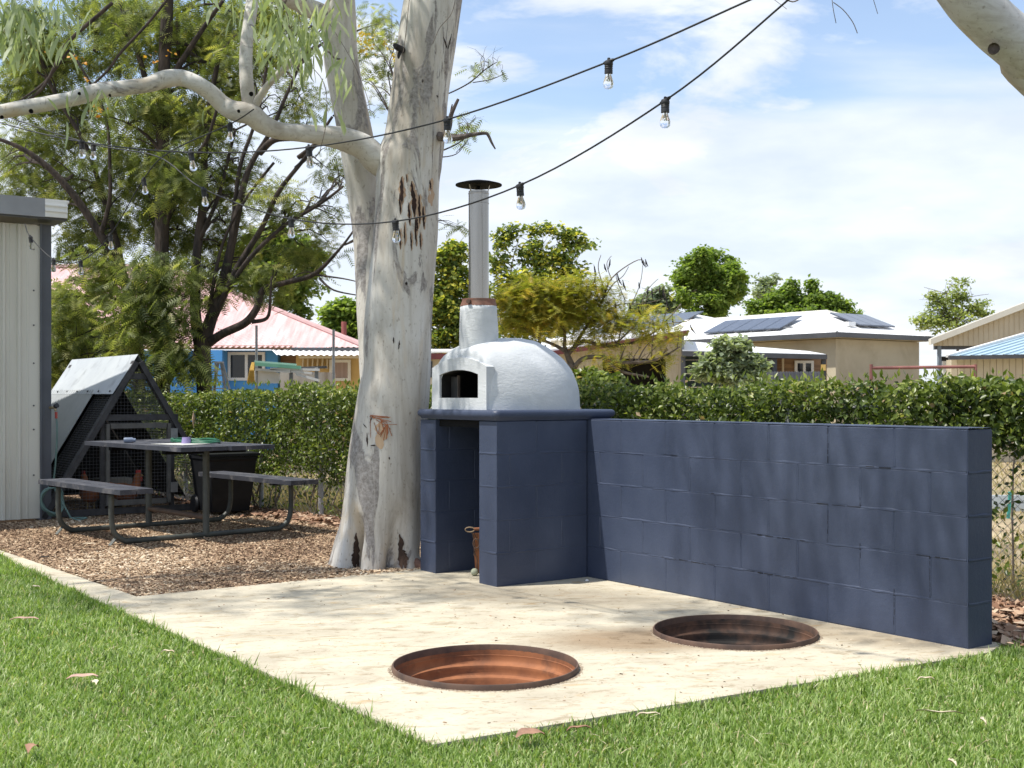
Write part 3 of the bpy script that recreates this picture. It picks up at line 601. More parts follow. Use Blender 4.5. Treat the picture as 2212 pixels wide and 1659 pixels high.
# ------------------------------------------------------------------ small things by the oven
tb = PB(0.30, 0.10); 
BD = 7.78; bq = W(1025, 1226, BD); bq.z = 0.024
ball = one('ball', mat('worn_pale_ball', (0.50, 0.52, 0.38), (0.36, 0.38, 0.27), 12, 0.9, 0.3), None, lambda m: m.lathe(bq, [(0.024*math.sin(math.pi*i/10)+1e-4, -0.024*math.cos(math.pi*i/10)) for i in range(11)], 16), smooth=True,
           label='pale worn ball by the right pier of the oven stand', cat='ball')
tz = W(1030, 1235, BD+0.12); tz.z = 0; tool = thing('hearth_set', 'rusty iron hearth stand with looped handles in the wood bay', 'hearth tools', tuple(tz))
one('stand', M_rust, tool, lambda m: m.slab([W(1027, 1235, BD+0.1), W(1036, 1240, BD+0.1), W(1040, 1152, BD+0.1), W(1021, 1152, BD+0.1)], (0, 0.02, 0)))
for (a, b) in (((1020, 1150), (1024, 1200)), ((1024, 1152), (1036, 1190)), ((1024, 1190), (1030, 1230))): one('scroll', M_rimbrown, tool, lambda m: m.tube([W(*a, BD+0.08), W((a[0]+b[0])/2+4, (a[1]+b[1])/2, BD+0.08), W(*b, BD+0.08)], 0.0035, 6))
def ringat(m, x, y, rx, ry, D, r): c = W(x, y, D); m.tube([c+Vector((rx*D/F_*math.cos(t), 0, ry*D/F_*math.sin(t))) for t in np.linspace(0, 2*math.pi, 17)], r, 6, False)
one('handle', mat('tan_leather', (0.36, 0.26, 0.16), (0.25, 0.17, 0.10), 9, 0.8), tool, lambda m: ringat(m, 1015, 1144, 10, 5, BD, 0.0038))
one('handle', M_rust, tool, lambda m: m.tube([W(1024, 1143, BD), W(1045, 1142, BD)], 0.010, 8))
one('loop', M_rimbrown, tool, lambda m: ringat(m, 1029, 1174, 7, 10, BD+0.03, 0.004))

# ------------------------------------------------------------------ the big gum tree
TD = 8.35
gum = thing('gum_tree', 'massive pale smooth barked gum tree beside the pizza oven', 'tree', (-0.924, 8.35, 0))
rows = [(815, 1236, 100), (817, 1190, 91), (824, 1140, 86), (829, 1080, 86), (834, 1000, 85), (844, 900, 79), (851, 850, 77), (857, 800, 73.5), (861, 700, 73), (869, 600, 71), (877, 500, 69.5), (880, 400, 68), (884, 350, 70),
        (895, 300, 65), (907, 200, 62), (921, 100, 63), (935, 0, 62), (962, -160, 56), (1000, -340, 50), (1030, -560, 42), (1080, -800, 34), (1110, -1050, 24)]
def trunk_main(m):
    P = [(*W(x, y, TD), r*TD/F_) for x, y, r in rows]; Q = spline(P, 7)
    def fn(th, i, p):
        fl = max(0, 1-p.z/0.75)**1.7
        k = 1+fl*(0.05*math.cos(5*th+0.6)+0.07*math.cos(3*th-1.2)+0.03)+0.013*math.cos(4*th+p.z*1.3)
        k += 0.05*noise.noise((math.cos(th)*1.2, math.sin(th)*1.2, p.z*0.9))+0.014*noise.noise((math.cos(th)*5, math.sin(th)*5, p.z*1.3))
        d1 = abs((th-CLEFT+math.pi) % (2*math.pi)-math.pi); k -= 0.75*max(0, 1-p.z/0.36)**0.8*math.exp(-(d1/0.16)**2)+0.03*math.exp(-(d1/0.2)**2)*max(0, 1-p.z/1.2)
        d2 = abs((th-CLEFT2+math.pi) % (2*math.pi)-math.pi); k -= 0.45*max(0, 1-p.z/0.5)**1.2*math.exp(-(d2/0.15)**2)
        return k
    m.tube([Vector(q[:3]) for q in Q], list(Q[:, 3]), 64, True, fn)
# find the angle in the tube frame for a pixel column on the near side
t0 = Vector((0, 0, 1)); a_ = t0.cross(Vector((0, 1, 0))).normalized(); b_ = t0.cross(a_)      # tube() frame for a vertical start
def ang_of(dx): # dx -1..1 across the visible face, near side is -Y
    d = Vector((dx, -math.sqrt(1-dx*dx), 0)); return math.atan2(d.dot(b_), d.dot(a_))
CLEFT = ang_of(-0.50); CLEFT2 = ang_of(0.45)
tk = one('trunk', M_bark, gum, trunk_main, smooth='all')
def limb_mesh(pts, D_default=TD, n=20, k=6, jit=0.05):
    def f(m):
        P = []
        for q in pts:
            x, y, r = q[:3]; D = q[3] if len(q) > 3 else D_default; w = W(x, y, D); P.append((*w, r*D/F_))
        Q = spline(P, k)
        m.tube([Vector(q[:3]) for q in Q], [max(0.002, q[3]) for q in Q], n, True, lambda th, i, p: 1+jit*noise.noise((math.cos(th)*1.5+p.x*2, math.sin(th)*1.5+p.y, p.z*3+p.x*2)))
    return f
one('stem', M_bark, gum, limb_mesh([(838, 960, 30, 8.42), (818, 850, 36, 8.5), (806, 700, 34, 8.55), (800, 600, 32, 8.62), (792, 500, 31, 8.7), (782, 414, 33, 8.75), (775, 340, 37.5, 8.75), (760, 250, 37.5, 8.75), (744, 170, 37, 8.75), (735, 110, 37, 8.75), (736, 50, 34, 8.75), (738, -20, 27, 8.75), (730, -160, 24, 8.9), (700, -330, 20, 9.1), (660, -560, 14, 9.3)]), smooth='all', label='second stem leaning left behind the main trunk')
one('limb', M_limb, gum, limb_mesh([(860, 372, 30, 8.40), (815, 345, 31, 8.32), (785, 317, 28, 8.28), (740, 300, 25.5, 8.25), (690, 292, 21, 8.2), (650, 288, 19, 8.15), (600, 282, 19, 8.1), (565, 266, 22, 8.05), (540, 246, 24, 8.0), (508, 240, 22, 8.0), (482, 226, 19, 8.0), (455, 200, 18, 7.95), (425, 180, 17.5, 7.9), (392, 168, 18, 7.9), (355, 171, 19, 7.85), (320, 183, 16.5, 7.8), (270, 190, 16.5, 7.75), (215, 196, 17, 7.7), (160, 212, 16, 7.65), (100, 224, 16, 7.6), (40, 234, 16, 7.55), (-30, 246, 15, 7.5), (-160, 250, 13, 7.4), (-330, 200, 9, 7.2), (-480, 90, 5, 7.0)]), smooth='all', label='long pale limb bending out to the left')
one('limb', M_limb, gum, limb_mesh([(541, 250, 17, 8.0), (538, 220, 15.5, 8.0), (533, 180, 14.5, 8.0), (531, 140, 14, 8.02), (533, 90, 14, 8.05), (541, 30, 13.5, 8.1), (550, -30, 13, 8.2), (575, -200, 11, 8.4), (620, -420, 7, 8.6)]), smooth='all', label='branch rising from the long limb')
one('limb', M_limb, gum, limb_mesh([(545, 235, 11, 8.0), (560, 212, 8.5, 7.98), (574, 190, 7.5, 7.95), (596, 165, 7, 7.9), (625, 138, 7, 7.85), (650, 112, 6, 7.8), (680, 60, 5, 7.7), (720, -20, 4, 7.6)]), smooth='all')
one('limb', M_limb, gum, limb_mesh([(738, 85, 26, 8.76), (715, 48, 24, 8.72), (690, 28, 22, 8.68), (655, 12, 19, 8.6), (610, -12, 17, 8.5), (540, -70, 14, 8.3), (430, -150, 10, 8.1), (300, -260, 6, 7.9)]), smooth='all', label='arching limb at the top of the second stem')
M_deadwood = mat('dead_wood', (0.16, 0.13, 0.115), (0.06, 0.045, 0.04), 20, 0.9, 0.6, stretch=(1, 1, 0.4))
def dead(m):
    limb_mesh([(930, 292, 12, 8.3), (965, 297, 9.5, 8.2), (990, 297, 7, 8.15), (1020, 291, 4.5, 8.1), (1048, 288, 3.5, 8.1), (1055, 293, 3.2, 8.1), (1062, 308, 2.6, 8.1), (1070, 322, 1.5, 8.1)], n=9)(m)
    limb_mesh([(958, 300, 8, 8.2), (970, 275, 6, 8.18), (974, 250, 5, 8.16), (981, 233, 4, 8.15), (990, 214, 3, 8.15)], n=8)(m)
    limb_mesh([(974, 248, 3, 8.16), (975, 235, 2, 8.16), (977, 225, 1.2, 8.15)], n=6)(m)
one('dead_branch', M_deadwood, gum, dead, smooth=True, label='broken grey dead branch on the right of the trunk')
one('snag', M_soot, gum, lambda m: (limb_mesh([(872, 110, 7, 8.25), (860, 103, 7, 8.05), (853, 98, 5, 7.98)], n=8)(m), limb_mesh([(868, 104, 5, 8.2), (862, 118, 4, 8.07), (861, 126, 2, 8.05)], n=6)(m)), label='burnt broken stub')
# surface wounds, each a sliver hugging the bark
def surf(x, y, lift=0.003):                           # point on the near side of the main trunk for a view column
    yy = [r[1] for r in rows][::-1]; c = np.interp(y, yy, [r[0] for r in rows][::-1]); r = np.interp(y, yy, [q[2] for q in rows][::-1])
    return c, r
bpy.context.view_layer.update()
dg = bpy.context.evaluated_depsgraph_get()
def hit(x, y, lift=0.002):
    o = Vector((0, 0, H)); d = (W(x, y, 1.0)-o).normalized(); loc = tk.matrix_world.inverted()
    ok, p, n, i = tk.ray_cast(loc @ o, (loc.to_3x3() @ d))
    if not ok: return None
    return (tk.matrix_world @ p)-d*lift
def sliver(m, x, y, w, h, lean=0, lift=0.002, seed=0, n=7):
    rr = random.Random(seed*31+int(x)); L_ = []; R_ = []; C_ = []
    for i in range(n+1):
        t = i/n; ww = w*0.5*math.sin(math.pi*min(0.97, max(0.03, t)))**0.7*(0.7+0.6*rr.random()); yy = y-h/2+h*t; xx = x+lean*(t-0.5)+rr.uniform(-0.15, 0.15)*w
        a = hit(xx-ww, yy, lift); b = hit(xx+ww, yy, lift)
        if a is None or b is None: return
        c = hit(xx, yy, lift)
        if c is None: return
        L_.append(a); R_.append(b); C_.append(c)
    k = n+1; m.add(L_+C_+R_, [(i, i+1, k+i+1, k+i) for i in range(n)]+[(k+i, k+i+1, 2*k+i+1, 2*k+i) for i in range(n)])
M_wound = mat('dark_wound', (0.035, 0.016, 0.011), (0.012, 0.008, 0.007), 20, 0.95)
M_tan = mat('bare_wood', (0.50, 0.36, 0.24), (0.32, 0.21, 0.14), 16, 0.9, stretch=(1, 1, 0.2))
wl = [(868, 412, 9, 48), (864, 440, 6, 36), (890, 410, 8, 30), (895, 440, 11, 46), (906, 452, 7, 50), (915, 470, 6, 40), (884, 462, 6, 40), (864, 516, 5, 36), (874, 505, 4, 40), (888, 520, 4, 34), (898, 500, 5, 50), (908, 520, 4, 30), (930, 400, 5, 18), (878, 385, 3, 16), (901, 484, 6, 24)]
for i, (x_, y_, w_, h_) in enumerate(wl):
    mm = MB(); sliver(mm, x_+1.5, y_, w_*1.5, h_*1.3, 0, 0.0015, i, 9); 
    if mm.v: mm.build('wound', M_tan, gum, fix=False)
    mm = MB(); sliver(mm, x_, y_, w_*0.75, h_*1.25, 2, 0.003, i+40, 11)
    if mm.v: mm.build('wound', M_wound, gum, fix=False)
M_cleft = mat('dark_cleft', (0.10, 0.06, 0.04), (0.03, 0.018, 0.013), 14, 0.95, 0.8, 0.02, stretch=(1, 1, 0.3))  # dark brown slivers laid along the creases at the trunk foot
for (x_, y_, w_, h_) in ((771, 1190, 11, 78), (766, 1208, 12, 40), (866, 1192, 13, 76), (874, 1208, 14, 40)):
    mm = MB(); sliver(mm, x_, y_, w_, h_, 3, 0.006, 3, 14); mm.v and mm.build('cleft', M_cleft, gum, fix=False)
for i, (x_, y_, w_, h_) in enumerate([(932, 415, 15, 60)]):
    mm = MB(); sliver(mm, x_, y_, w_, h_, 0, 0.0015, 77); mm.v and mm.build('wound', M_tan, gum, fix=False)
for (x_, y_, w_, h_, ln) in [(962, 92, 3, 26, 8), (972, 90, 2.5, 34, -8), (878, 612, 5, 7, 0), (850, 735, 3, 14, 1), (862, 745, 3, 20, -3), (856, 83, 4, 10, 0), (913, 175, 3, 8, 0), (945, 208, 3, 5, 3), (802, 905, 2, 20, -8), (788, 920, 3, 10, 8), (793, 950, 3, 30, 1), (806, 962, 12, 3, -3), (841, 990, 3, 6, 0)]:
    mm = MB(); sliver(mm, x_, y_, w_, h_, ln, 0.003, 5); mm.v and mm.build('scar', M_wound, gum, fix=False)
M_resin = mat('orange_resin', (0.36, 0.13, 0.05), (0.24, 0.08, 0.03), 30, 0.7)
def resin(m):
    rr = random.Random(4)
    def stroke(x0, y0, x1, y1, w=1.3):
        pts = []
        for i in range(9):
            t = i/8; p = hit(x0+(x1-x0)*t, y0+(y1-y0)*t, 0.004)
            if p is None: return
            pts.append(p)
        m.tube(pts, w*TD/F_*0.5, 5)
    for k in range(5): stroke(798+rr.uniform(0, 8), 900+rr.uniform(-4, 5), 842+rr.uniform(-8, 4), 902+rr.uniform(-4, 12), 1.4)
    for k in range(10):
        a = rr.uniform(0.2, 2.6); l = rr.uniform(18, 42); stroke(836, 915, 836+math.cos(a)*l*0.55, 915+math.sin(a)*l, 1.5)
    for k in range(6): stroke(836+rr.uniform(-30, 6), 912+rr.uniform(-12, 8), 836+rr.uniform(-30, 8), 912+rr.uniform(10, 38), 1.3)
    stroke(800, 898, 800, 945, 1.0); stroke(830, 917, 858, 917, 1.0)
one('resin_scratches', M_resin, gum, resin, label='orange resin scratches on the lower trunk')
mm = MB(); sliver(mm, 822, 940, 26, 60, 2, 0.0012, 9); mm.v and mm.build('resin_stain', mat('resin_stain_wood', (0.55, 0.40, 0.26), (0.44, 0.31, 0.20), 14, 0.9, stretch=(1, 1, .2)), gum, fix=False)
one('root', mat('red_root', (0.22, 0.12, 0.085), (0.12, 0.07, 0.05), 9, 0.9, 0.7), gum, lambda m: limb_mesh([(850, 1222, 12, 8.3), (872, 1216, 16, 8.25), (892, 1217, 15, 8.2), (915, 1226, 8, 8.15)], n=12)(m), smooth=True, label='reddish root knob at the foot of the trunk')
knots = [(516, 241, 3.5, 7.81), (5, 254, 4, 7.42), (68, 241, 5, 7.5), (543, 204, 5, 7.87), (172, 203, 3.5, 7.53), (238, 207, 3, 7.6)]
for (x_, y_, r_, D_) in knots:
    c_ = W(x_, y_, D_); one('knot', M_soot if r_ < 5.5 else M_wound, gum, lambda m: m.lathe(c_, [(r_*D_/F_, 0.012), (r_*D_/F_*0.8, -0.004), (r_*D_/F_*0.3, -0.002), (0.0001, 0)], 9, axis=(0.1, -1, 0.1)))

# ---- tree helpers
def blob_points(blobs, n):
    wts = np.array([b[5] if len(b) > 5 else b[2]*b[3] for b in blobs], float); wts /= wts.sum(); out = []
    for b, w in zip(blobs, wts):
        k = int(round(n*w)); x, y, rx, ry, D = b[:5]; d = rdir(k)*(rng.random((k, 1))**0.45)*np.where(rng.random((k, 1)) < 0.12, 1.35, 1.0)
        c = W(x, y, D); out.append(np.array(c)+d*np.array([rx*D/F_, max(rx, ry)*D/F_*0.8, ry*D/F_]))
    return np.concatenate(out)
def foliage(name, parent, m, tmpl, blobs, n, size, droop=0.4, bright=0.0, flat=0.4, origin=None, kw={}):
    pos = blob_points(blobs, n); n = len(pos)
    # sub-clumping: pull points toward random centres
    nc = max(8, n//38); cen = pos[rng.integers(0, n, nc)]; idx = rng.integers(0, nc, n); 
    rad = size[1]*1.5; clump = cen[idx]+rdir(n)*rad*(rng.random((n, 1))**0.5)*np.array([1, 1, 0.6]); pos = np.where(rng.random((n, 1)) < (0.45 if len(tmpl[0]) > 30 else 0.7), clump, pos)
    ctint = rng.normal(0, 0.14, nc)[idx]
    d = rdir(n)*np.array([1, 1, 0.5]); d[:, 2] -= droop; R = frames(d, np.tile([0, 0, 1.0], (n, 1))+rdir(n)*(1.2-flat))
    t = np.clip(0.5+ctint+rng.normal(0, 0.19, n)+bright, 0, 1)
    return scatter(name, parent, m, tmpl, pos, R, rng.uniform(size[0], size[1], n), t, origin, **kw)
def twigs(m, paths, blobs, per=3, r=0.012, seed=1):
    rr = random.Random(seed); allp = [(Vector(q[:3]), q[3]) for P in paths for q in P]
    for b in blobs:
        x, y, rx, ry, D = b[:5]; c = W(x, y, D)
        for j in range(per):
            e = c+Vector((rr.uniform(-1, 1)*rx*D/F_, rr.uniform(-1, 1)*rx*D/F_*0.6, rr.uniform(-1, 1)*ry*D/F_))
            cand = sorted(allp, key=lambda q: (q[0]-e).length+max(0, q[0].z-e.z)*1.5)[:8]; s, sr = rr.choice(cand)
            if (s-e).length > 4.5: continue
            n = 6; L_ = (e-s).length; pts = [s.lerp(e, i/n)+Vector(noise.noise_vector(s.lerp(e, i/n)*1.7+Vector((j, seed, 0))))*L_*0.10*math.sin(math.pi*i/n)+Z*0.10*L_*math.sin(math.pi*i/n) for i in range(n+1)]
            r0 = min(r*(0.6+rr.random()), sr*0.8); m.tube(pts, [r0*(1-0.8*i/n) for i in range(n+1)], 5, False)
            for q in range(2):
                a = pts[rr.randint(2, n-1)]; b2 = a+Vector((rr.uniform(-1, 1), rr.uniform(-1, 1), rr.uniform(-0.3, 0.9)))*L_*0.22; m.tube([a, a.lerp(b2, 0.5)+Vector((0, 0, 0.03)), b2], [r0*0.4, r0*0.3, r0*0.12], 4, False)
def tree(name, label, paths, blobs, n, tmpl, m_leaf, m_bark, size, droop=0.4, bright=0, cat='tree', per=3, twig_r=0.012, group=None, flat=0.4, extra=None, roots=True, sides=9):
    base_x, base_y, _, base_D = paths[0][0]
    if name == 'feathery_tree' and m_bark is M_dark: blobs = bk(blobs)
    loc = Vector(((base_x-CX)*base_D/F_, base_D, -0.045)); t = thing(name, label, cat, tuple(loc), group)
    P3 = []
    m = MB()
    for i, P in enumerate(paths):
        pts = [(*W(x, y, D), r*D/F_) for x, y, r, D in P]
        if i == 0: pts = [(loc.x, loc.y, loc.z, pts[0][3]*1.15)]+[pts[0]] + pts[1:]
        Q = spline(pts, 5); P3.append([tuple(q) for q in Q])
        m.tube([Vector(q[:3])+wig(q[:3], 1.5, 0.03) for q in Q], [max(0.003, q[3]) for q in Q], sides, True, lambda th, i, p: 1+0.12*noise.noise((math.cos(th)*2+p.x, math.sin(th)*2, p.z*4)))
    m.build('trunk', m_bark, t, smooth='all')
    m = MB(); twigs(m, P3, blobs, per, twig_r, len(label)); m.v and m.build('twigs', m_bark, t, fix=False, kind='stuff')
    foliage('crown', t, m_leaf, tmpl, blobs, n, size, droop, bright, flat)
    if extra: extra(t)
    return t

L_feather = leafmat('feathery_leaf', [(0, (0.050, 0.070, 0.030)), (0.3, (0.105, 0.135, 0.048)), (0.6, (0.19, 0.22, 0.075)), (0.85, (0.31, 0.33, 0.12)), (1, (0.42, 0.40, 0.13))], 0.50)
L_gum = leafmat('gum_leaf', [(0, (0.20, 0.25, 0.14)), (0.5, (0.34, 0.40, 0.24)), (1, (0.50, 0.54, 0.38))], 0.35)
L_hedge = leafmat('hedge_leaf', [(0, (0.026, 0.045, 0.012)), (0.4, (0.075, 0.11, 0.022)), (0.7, (0.17, 0.22, 0.040)), (0.93, (0.33, 0.36, 0.095)), (0.97, (0.36, 0.26, 0.15))], 0.34, 0.35)
L_yellow = leafmat('cassia_leaf', [(0, (0.065, 0.095, 0.03)), (0.40, (0.13, 0.185, 0.05)), (0.60, (0.22, 0.26, 0.06)), (0.70, (0.55, 0.52, 0.08)), (1, (0.78, 0.70, 0.14))], 0.42)
L_orange = leafmat('autumn_feather_leaf', [(0, (0.15, 0.18, 0.035)), (0.4, (0.29, 0.30, 0.055)), (0.7, (0.48, 0.41, 0.08)), (1, (0.66, 0.45, 0.11))], 0.45)
L_green = leafmat('broad_green_leaf', [(0, (0.070, 0.115, 0.028)), (0.5, (0.16, 0.235, 0.050)), (1, (0.32, 0.39, 0.10))], 0.50)
L_pale = leafmat('pale_green_leaf', [(0, (0.12, 0.16, 0.06)), (0.5, (0.25, 0.30, 0.11)), (1, (0.42, 0.45, 0.20))], 0.5)
L_grey = leafmat('grey_green_leaf', [(0, (0.15, 0.19, 0.13)), (0.5, (0.27, 0.32, 0.22)), (1, (0.42, 0.46, 0.33))], 0.4)

# gum foliage: hanging sprays in view, unseen clumps added to cast dapples, then the crown overhead
def hang(blobs, n, size=(0.10, 0.19), droop=1.7):
    foliage('leaves', gum, L_gum, T_gum(), blobs, n, size, droop, 0.0, 0.0)
hang([(25, 25, 40, 40, 6.6), (60, 60, 35, 55, 6.7), (95, 20, 40, 25, 6.8), (10, 90, 25, 25, 6.6), (212, 205, 20, 28, 7.6)], 170)
hang([(590, 25, 45, 30, 7.4), (620, 80, 38, 45, 7.4), (655, 55, 40, 60, 7.5), (700, 20, 30, 35, 7.6), (660, 125, 28, 45, 7.5), (735, 130, 16, 40, 7.6), (752, 175, 8, 38, 7.6), (700, 190, 10, 40, 7.6), (440, 235, 10, 14, 7.8), (560, -10, 60, 20, 7.4)], 240)
hang([(1106-0.57/6.08*2630, 855-3.35*2630/6.08, 260, 260, 6.08, 260), (1106+0.1/5.3*2630, 855-3.35*2630/5.3, 260, 300, 5.3, 260)], 520, (0.13, 0.22), 1.2)  # unseen leaf clumps added to throw dapples on the long wall
hang([(-930, -930, 420, 420, 6.4), (-400, -1200, 350, 300, 6.2), (200, -1500, 350, 300, 5.6), (1350, -2000, 500, 400, 4.7)], 2600, (0.12, 0.22), 1.2)  # unseen leaf clumps added to dapple the slab and right lawn
hang([(600, -260, 260, 130, 8.0), (200, -300, 260, 130, 7.6), (900, -500, 260, 160, 8.6), (1150, -780, 260, 200, 8.8), (-150, -200, 220, 150, 7.4), (500, -600, 300, 180, 8.4)], 5200, (0.12, 0.22), 1.2)
mm = MB()
def thread(pts, D, r=1.0):
    Q = spline([(*W(x, y, D), r*D/F_) for x, y in pts], 4); mm.tube([Vector(q[:3]) for q in Q], [q[3] for q in Q], 5, False)
for (pts, D, r) in [([(640, -10), (650, 60), (655, 120), (700, 180), (705, 260), (690, 330)], 7.7, 0.8), ([(885, -10), (880, 40), (873, 100), (866, 130)], 7.9, 0.8), ([(985, -10), (975, 30), (950, 60), (935, 95)], 8.0, 0.7), ([(705, 40), (760, 130), (790, 200), (800, 240)], 8.2, 0.6),
                    ([(620, -10), (606, 30), (614, 55), (640, 75)], 7.6, 4.5), ([(700, 115), (710, 112), (722, 125), (735, 128)], 7.7, 2.0)]: thread(pts, D, r)
mm.build('twig', M_greybark, gum, fix=False)

# second gum whose limb crosses the top right corner, trunk stands right of the view
g2 = thing('gum_tree', 'pale gum limb crossing the top right corner, its trunk outside the picture', 'tree', (4.0, 5.6, -0.03))
m = MB(); Q = spline([(4.0, 5.6, -0.05, 0.30), (3.95, 5.55, 0.8, 0.24), (3.85, 5.5, 1.8, 0.21), (3.5, 5.4, 2.1, 0.17)], 5)
Q2 = spline([(3.95, 5.55, 0.8, 0.22), (3.75, 5.4, 1.55, 0.19), (*W(2290, 190, 5.2), 0.118), (*W(2215, 110, 5.1), 0.108), (*W(2150, 55, 5.05), 0.104), (*W(2085, -15, 5.0), 0.103), (*W(2020, -120, 5.0), 0.095), (*W(1950, -330, 5.1), 0.08), (*W(1900, -600, 5.2), 0.05)], 7)
m.tube([Vector(q[:3]) for q in Q2], list(Q2[:, 3]), 24, True, lambda th, i, p: 1+0.05*noise.noise((math.cos(th)*1.5, math.sin(th)*1.5, p.z*3+p.x)))
m.tube([Vector((4.0, 5.6, -0.05)), Vector((3.98, 5.57, 0.4)), Vector((3.93, 5.53, 0.9))], [0.30, 0.25, 0.22], 24)
m.build('trunk', M_limb, g2, smooth='all')
c_ = W(2146, 106, 4.985); one('knot', M_greybark, g2, lambda m: m.lathe(c_, [(0.024, 0.010), (0.022, -0.008), (0.012, -0.010), (0.0001, -0.004)], 12, axis=(-0.2, -1, 0)), smooth=True, label='round branch scar')
mm = MB(); D_ = 5.0
for (pts, r) in [([(1796, -12), (1800, 20), (1806, 50)], 0.8), ([(1800, 5), (1822, 22), (1842, 48), (1852, 72)], 1.0), ([(1884, -10), (1896, 30)], 0.7), ([(1660, -10), (1700, 20)], 0.6), ([(1688, -6), (1712, 4), (1730, -4)], 1.6)]: thread(pts, D_, r)
mm.build('twig', M_greybark, g2, fix=False)
foliage('leaves', g2, L_gum, T_gum(), [(1900, -620, 260, 160, 5.3), (2300, -500, 260, 200, 5.6), (1600, -700, 200, 120, 5.4)], 1600, (0.12, 0.2), 1.3)

# wisps right of the trunk belong to a feathery tree behind
# ------------------------------------------------------------------ dark feathery trees behind the fence
fr = T_frond(6, 0.052, 0.29)
def bk(bl): return [(b[0], b[1], b[2], b[3], b[4]+(1.0 if (i % 3 and b[1] < 640) else 0.1), *b[5:]) for i, b in enumerate(bl)]
def orange_flowers(blobs, n):
    def f(t): foliage('flowers', t, leafmat('orange_flower', [(0, (0.55, 0.22, 0.03)), (1, (0.75, 0.42, 0.05))], 0.2), T_dia(0.5), blobs, n, (0.03, 0.05))
    return f
tree('feathery_tree', 'dark trunked feathery tree behind the hedge, leftmost, its limb leaning toward the shed roof',
     [[(302, 900, 13, 15), (300, 800, 13, 15), (290, 700, 13, 15), (265, 600, 11, 14.9), (215, 510, 9, 14.8), (165, 430, 8, 14.7), (110, 370, 7, 14.6), (40, 320, 5, 14.5), (-40, 290, 3, 14.4)],
      [(290, 700, 9, 15), (250, 520, 6, 15.2), (190, 330, 5, 15.2), (110, 180, 4, 15.1), (60, 20, 3, 15)], [(215, 510, 6, 14.8), (240, 400, 4, 14.6), (225, 250, 3, 14.6), (160, 120, 2.5, 14.6)],
      [(0, 252, 3, 14), (90, 190, 3.5, 13.9), (140, 100, 4, 13.8), (190, 50, 4, 13.8), (240, 5, 4, 13.7)], [(40, 218, 2, 13.9), (100, 172, 2.5, 13.9), (150, 105, 3, 13.8)], [(190, 190, 2.5, 14), (230, 150, 3, 13.9), (260, 110, 3, 13.8), (330, 40, 3, 13.8), (380, -20, 3, 13.8)]],
     [(40, 60, 75, 70, 15), (60, 180, 80, 70, 15.2), (90, 320, 110, 70, 15), (40, 400, 70, 60, 15.4), (160, 420, 90, 60, 14.6), (180, 520, 70, 50, 14.7), (225, 590, 60, 60, 14.6), (150, 640, 45, 50, 15), (150, 730, 60, 70, 15), (130, 790, 60, 50, 15), (260, 690, 45, 60, 14.4), (230, 480, 60, 60, 14.5), (120, 120, 90, 60, 15.8), (170, 240, 90, 60, 15.4)],
     7600, fr, L_feather, M_dark, (0.13, 0.22), 0.45, 0.06, per=4, twig_r=0.018, extra=orange_flowers([(195, 165, 25, 20, 14.5), (225, 240, 30, 20, 14.4), (95, 110, 20, 10, 14.5)], 26))
tree('feathery_tree', 'tallest feathery tree behind the hedge, thick dark trunk draped in drooping leaves',
     [[(350, 900, 17, 14.6), (350, 820, 17, 14.6), (348, 640, 16, 14.6), (350, 450, 15, 14.6), (352, 250, 14, 14.6), (362, 60, 13, 14.6), (366, -60, 12, 14.6), (375, -300, 8, 14.6)],
      [(352, 300, 8, 14.6), (300, 130, 6, 14.8), (250, -20, 4, 15)], [(352, 200, 8, 14.6), (420, 90, 6, 14.5), (480, 0, 4, 14.3)], [(350, 500, 8, 14.6), (400, 380, 6, 14.5), (450, 300, 4, 14.2), (480, 200, 3, 14)], [(385, 130, 5, 15), (388, 20, 5, 15.1)],
      [(205, 110, 6, 15.5), (210, 50, 6, 15.6), (200, -40, 5, 15.6)], [(255, 60, 5, 15.5), (320, 30, 5, 15.4), (370, 40, 4, 15.2)]],
     [(330, 50, 130, 80, 14.8), (230, 40, 110, 60, 14.6), (440, 100, 100, 80, 14.5), (330, 230, 100, 60, 14.4), (420, 250, 90, 60, 14.3), (300, 350, 110, 80, 14.2), (390, 380, 70, 70, 14.2), (330, 450, 80, 60, 14.1), (380, 520, 60, 60, 14.2), (330, 600, 60, 60, 14.0), (380, 690, 50, 70, 13.9), (300, 700, 50, 60, 14.0), (320, 640, 50, 50, 14.0), (370, 770, 55, 45, 13.8), (420, 790, 30, 30, 13.8), (410, 600, 35, 60, 14.0), (290, 780, 30, 30, 13.9), (520, 30, 80, 50, 14.8), (500, 180, 60, 50, 14.8), (250, 130, 60, 40, 15)],
     10200, fr, L_feather, M_dark, (0.12, 0.22), 0.6, 0.07, per=4, twig_r=0.018, extra=orange_flowers([(170, 130, 30, 20, 14), (330, 120, 40, 20, 14), (105, 240, 20, 10, 14)], 24))
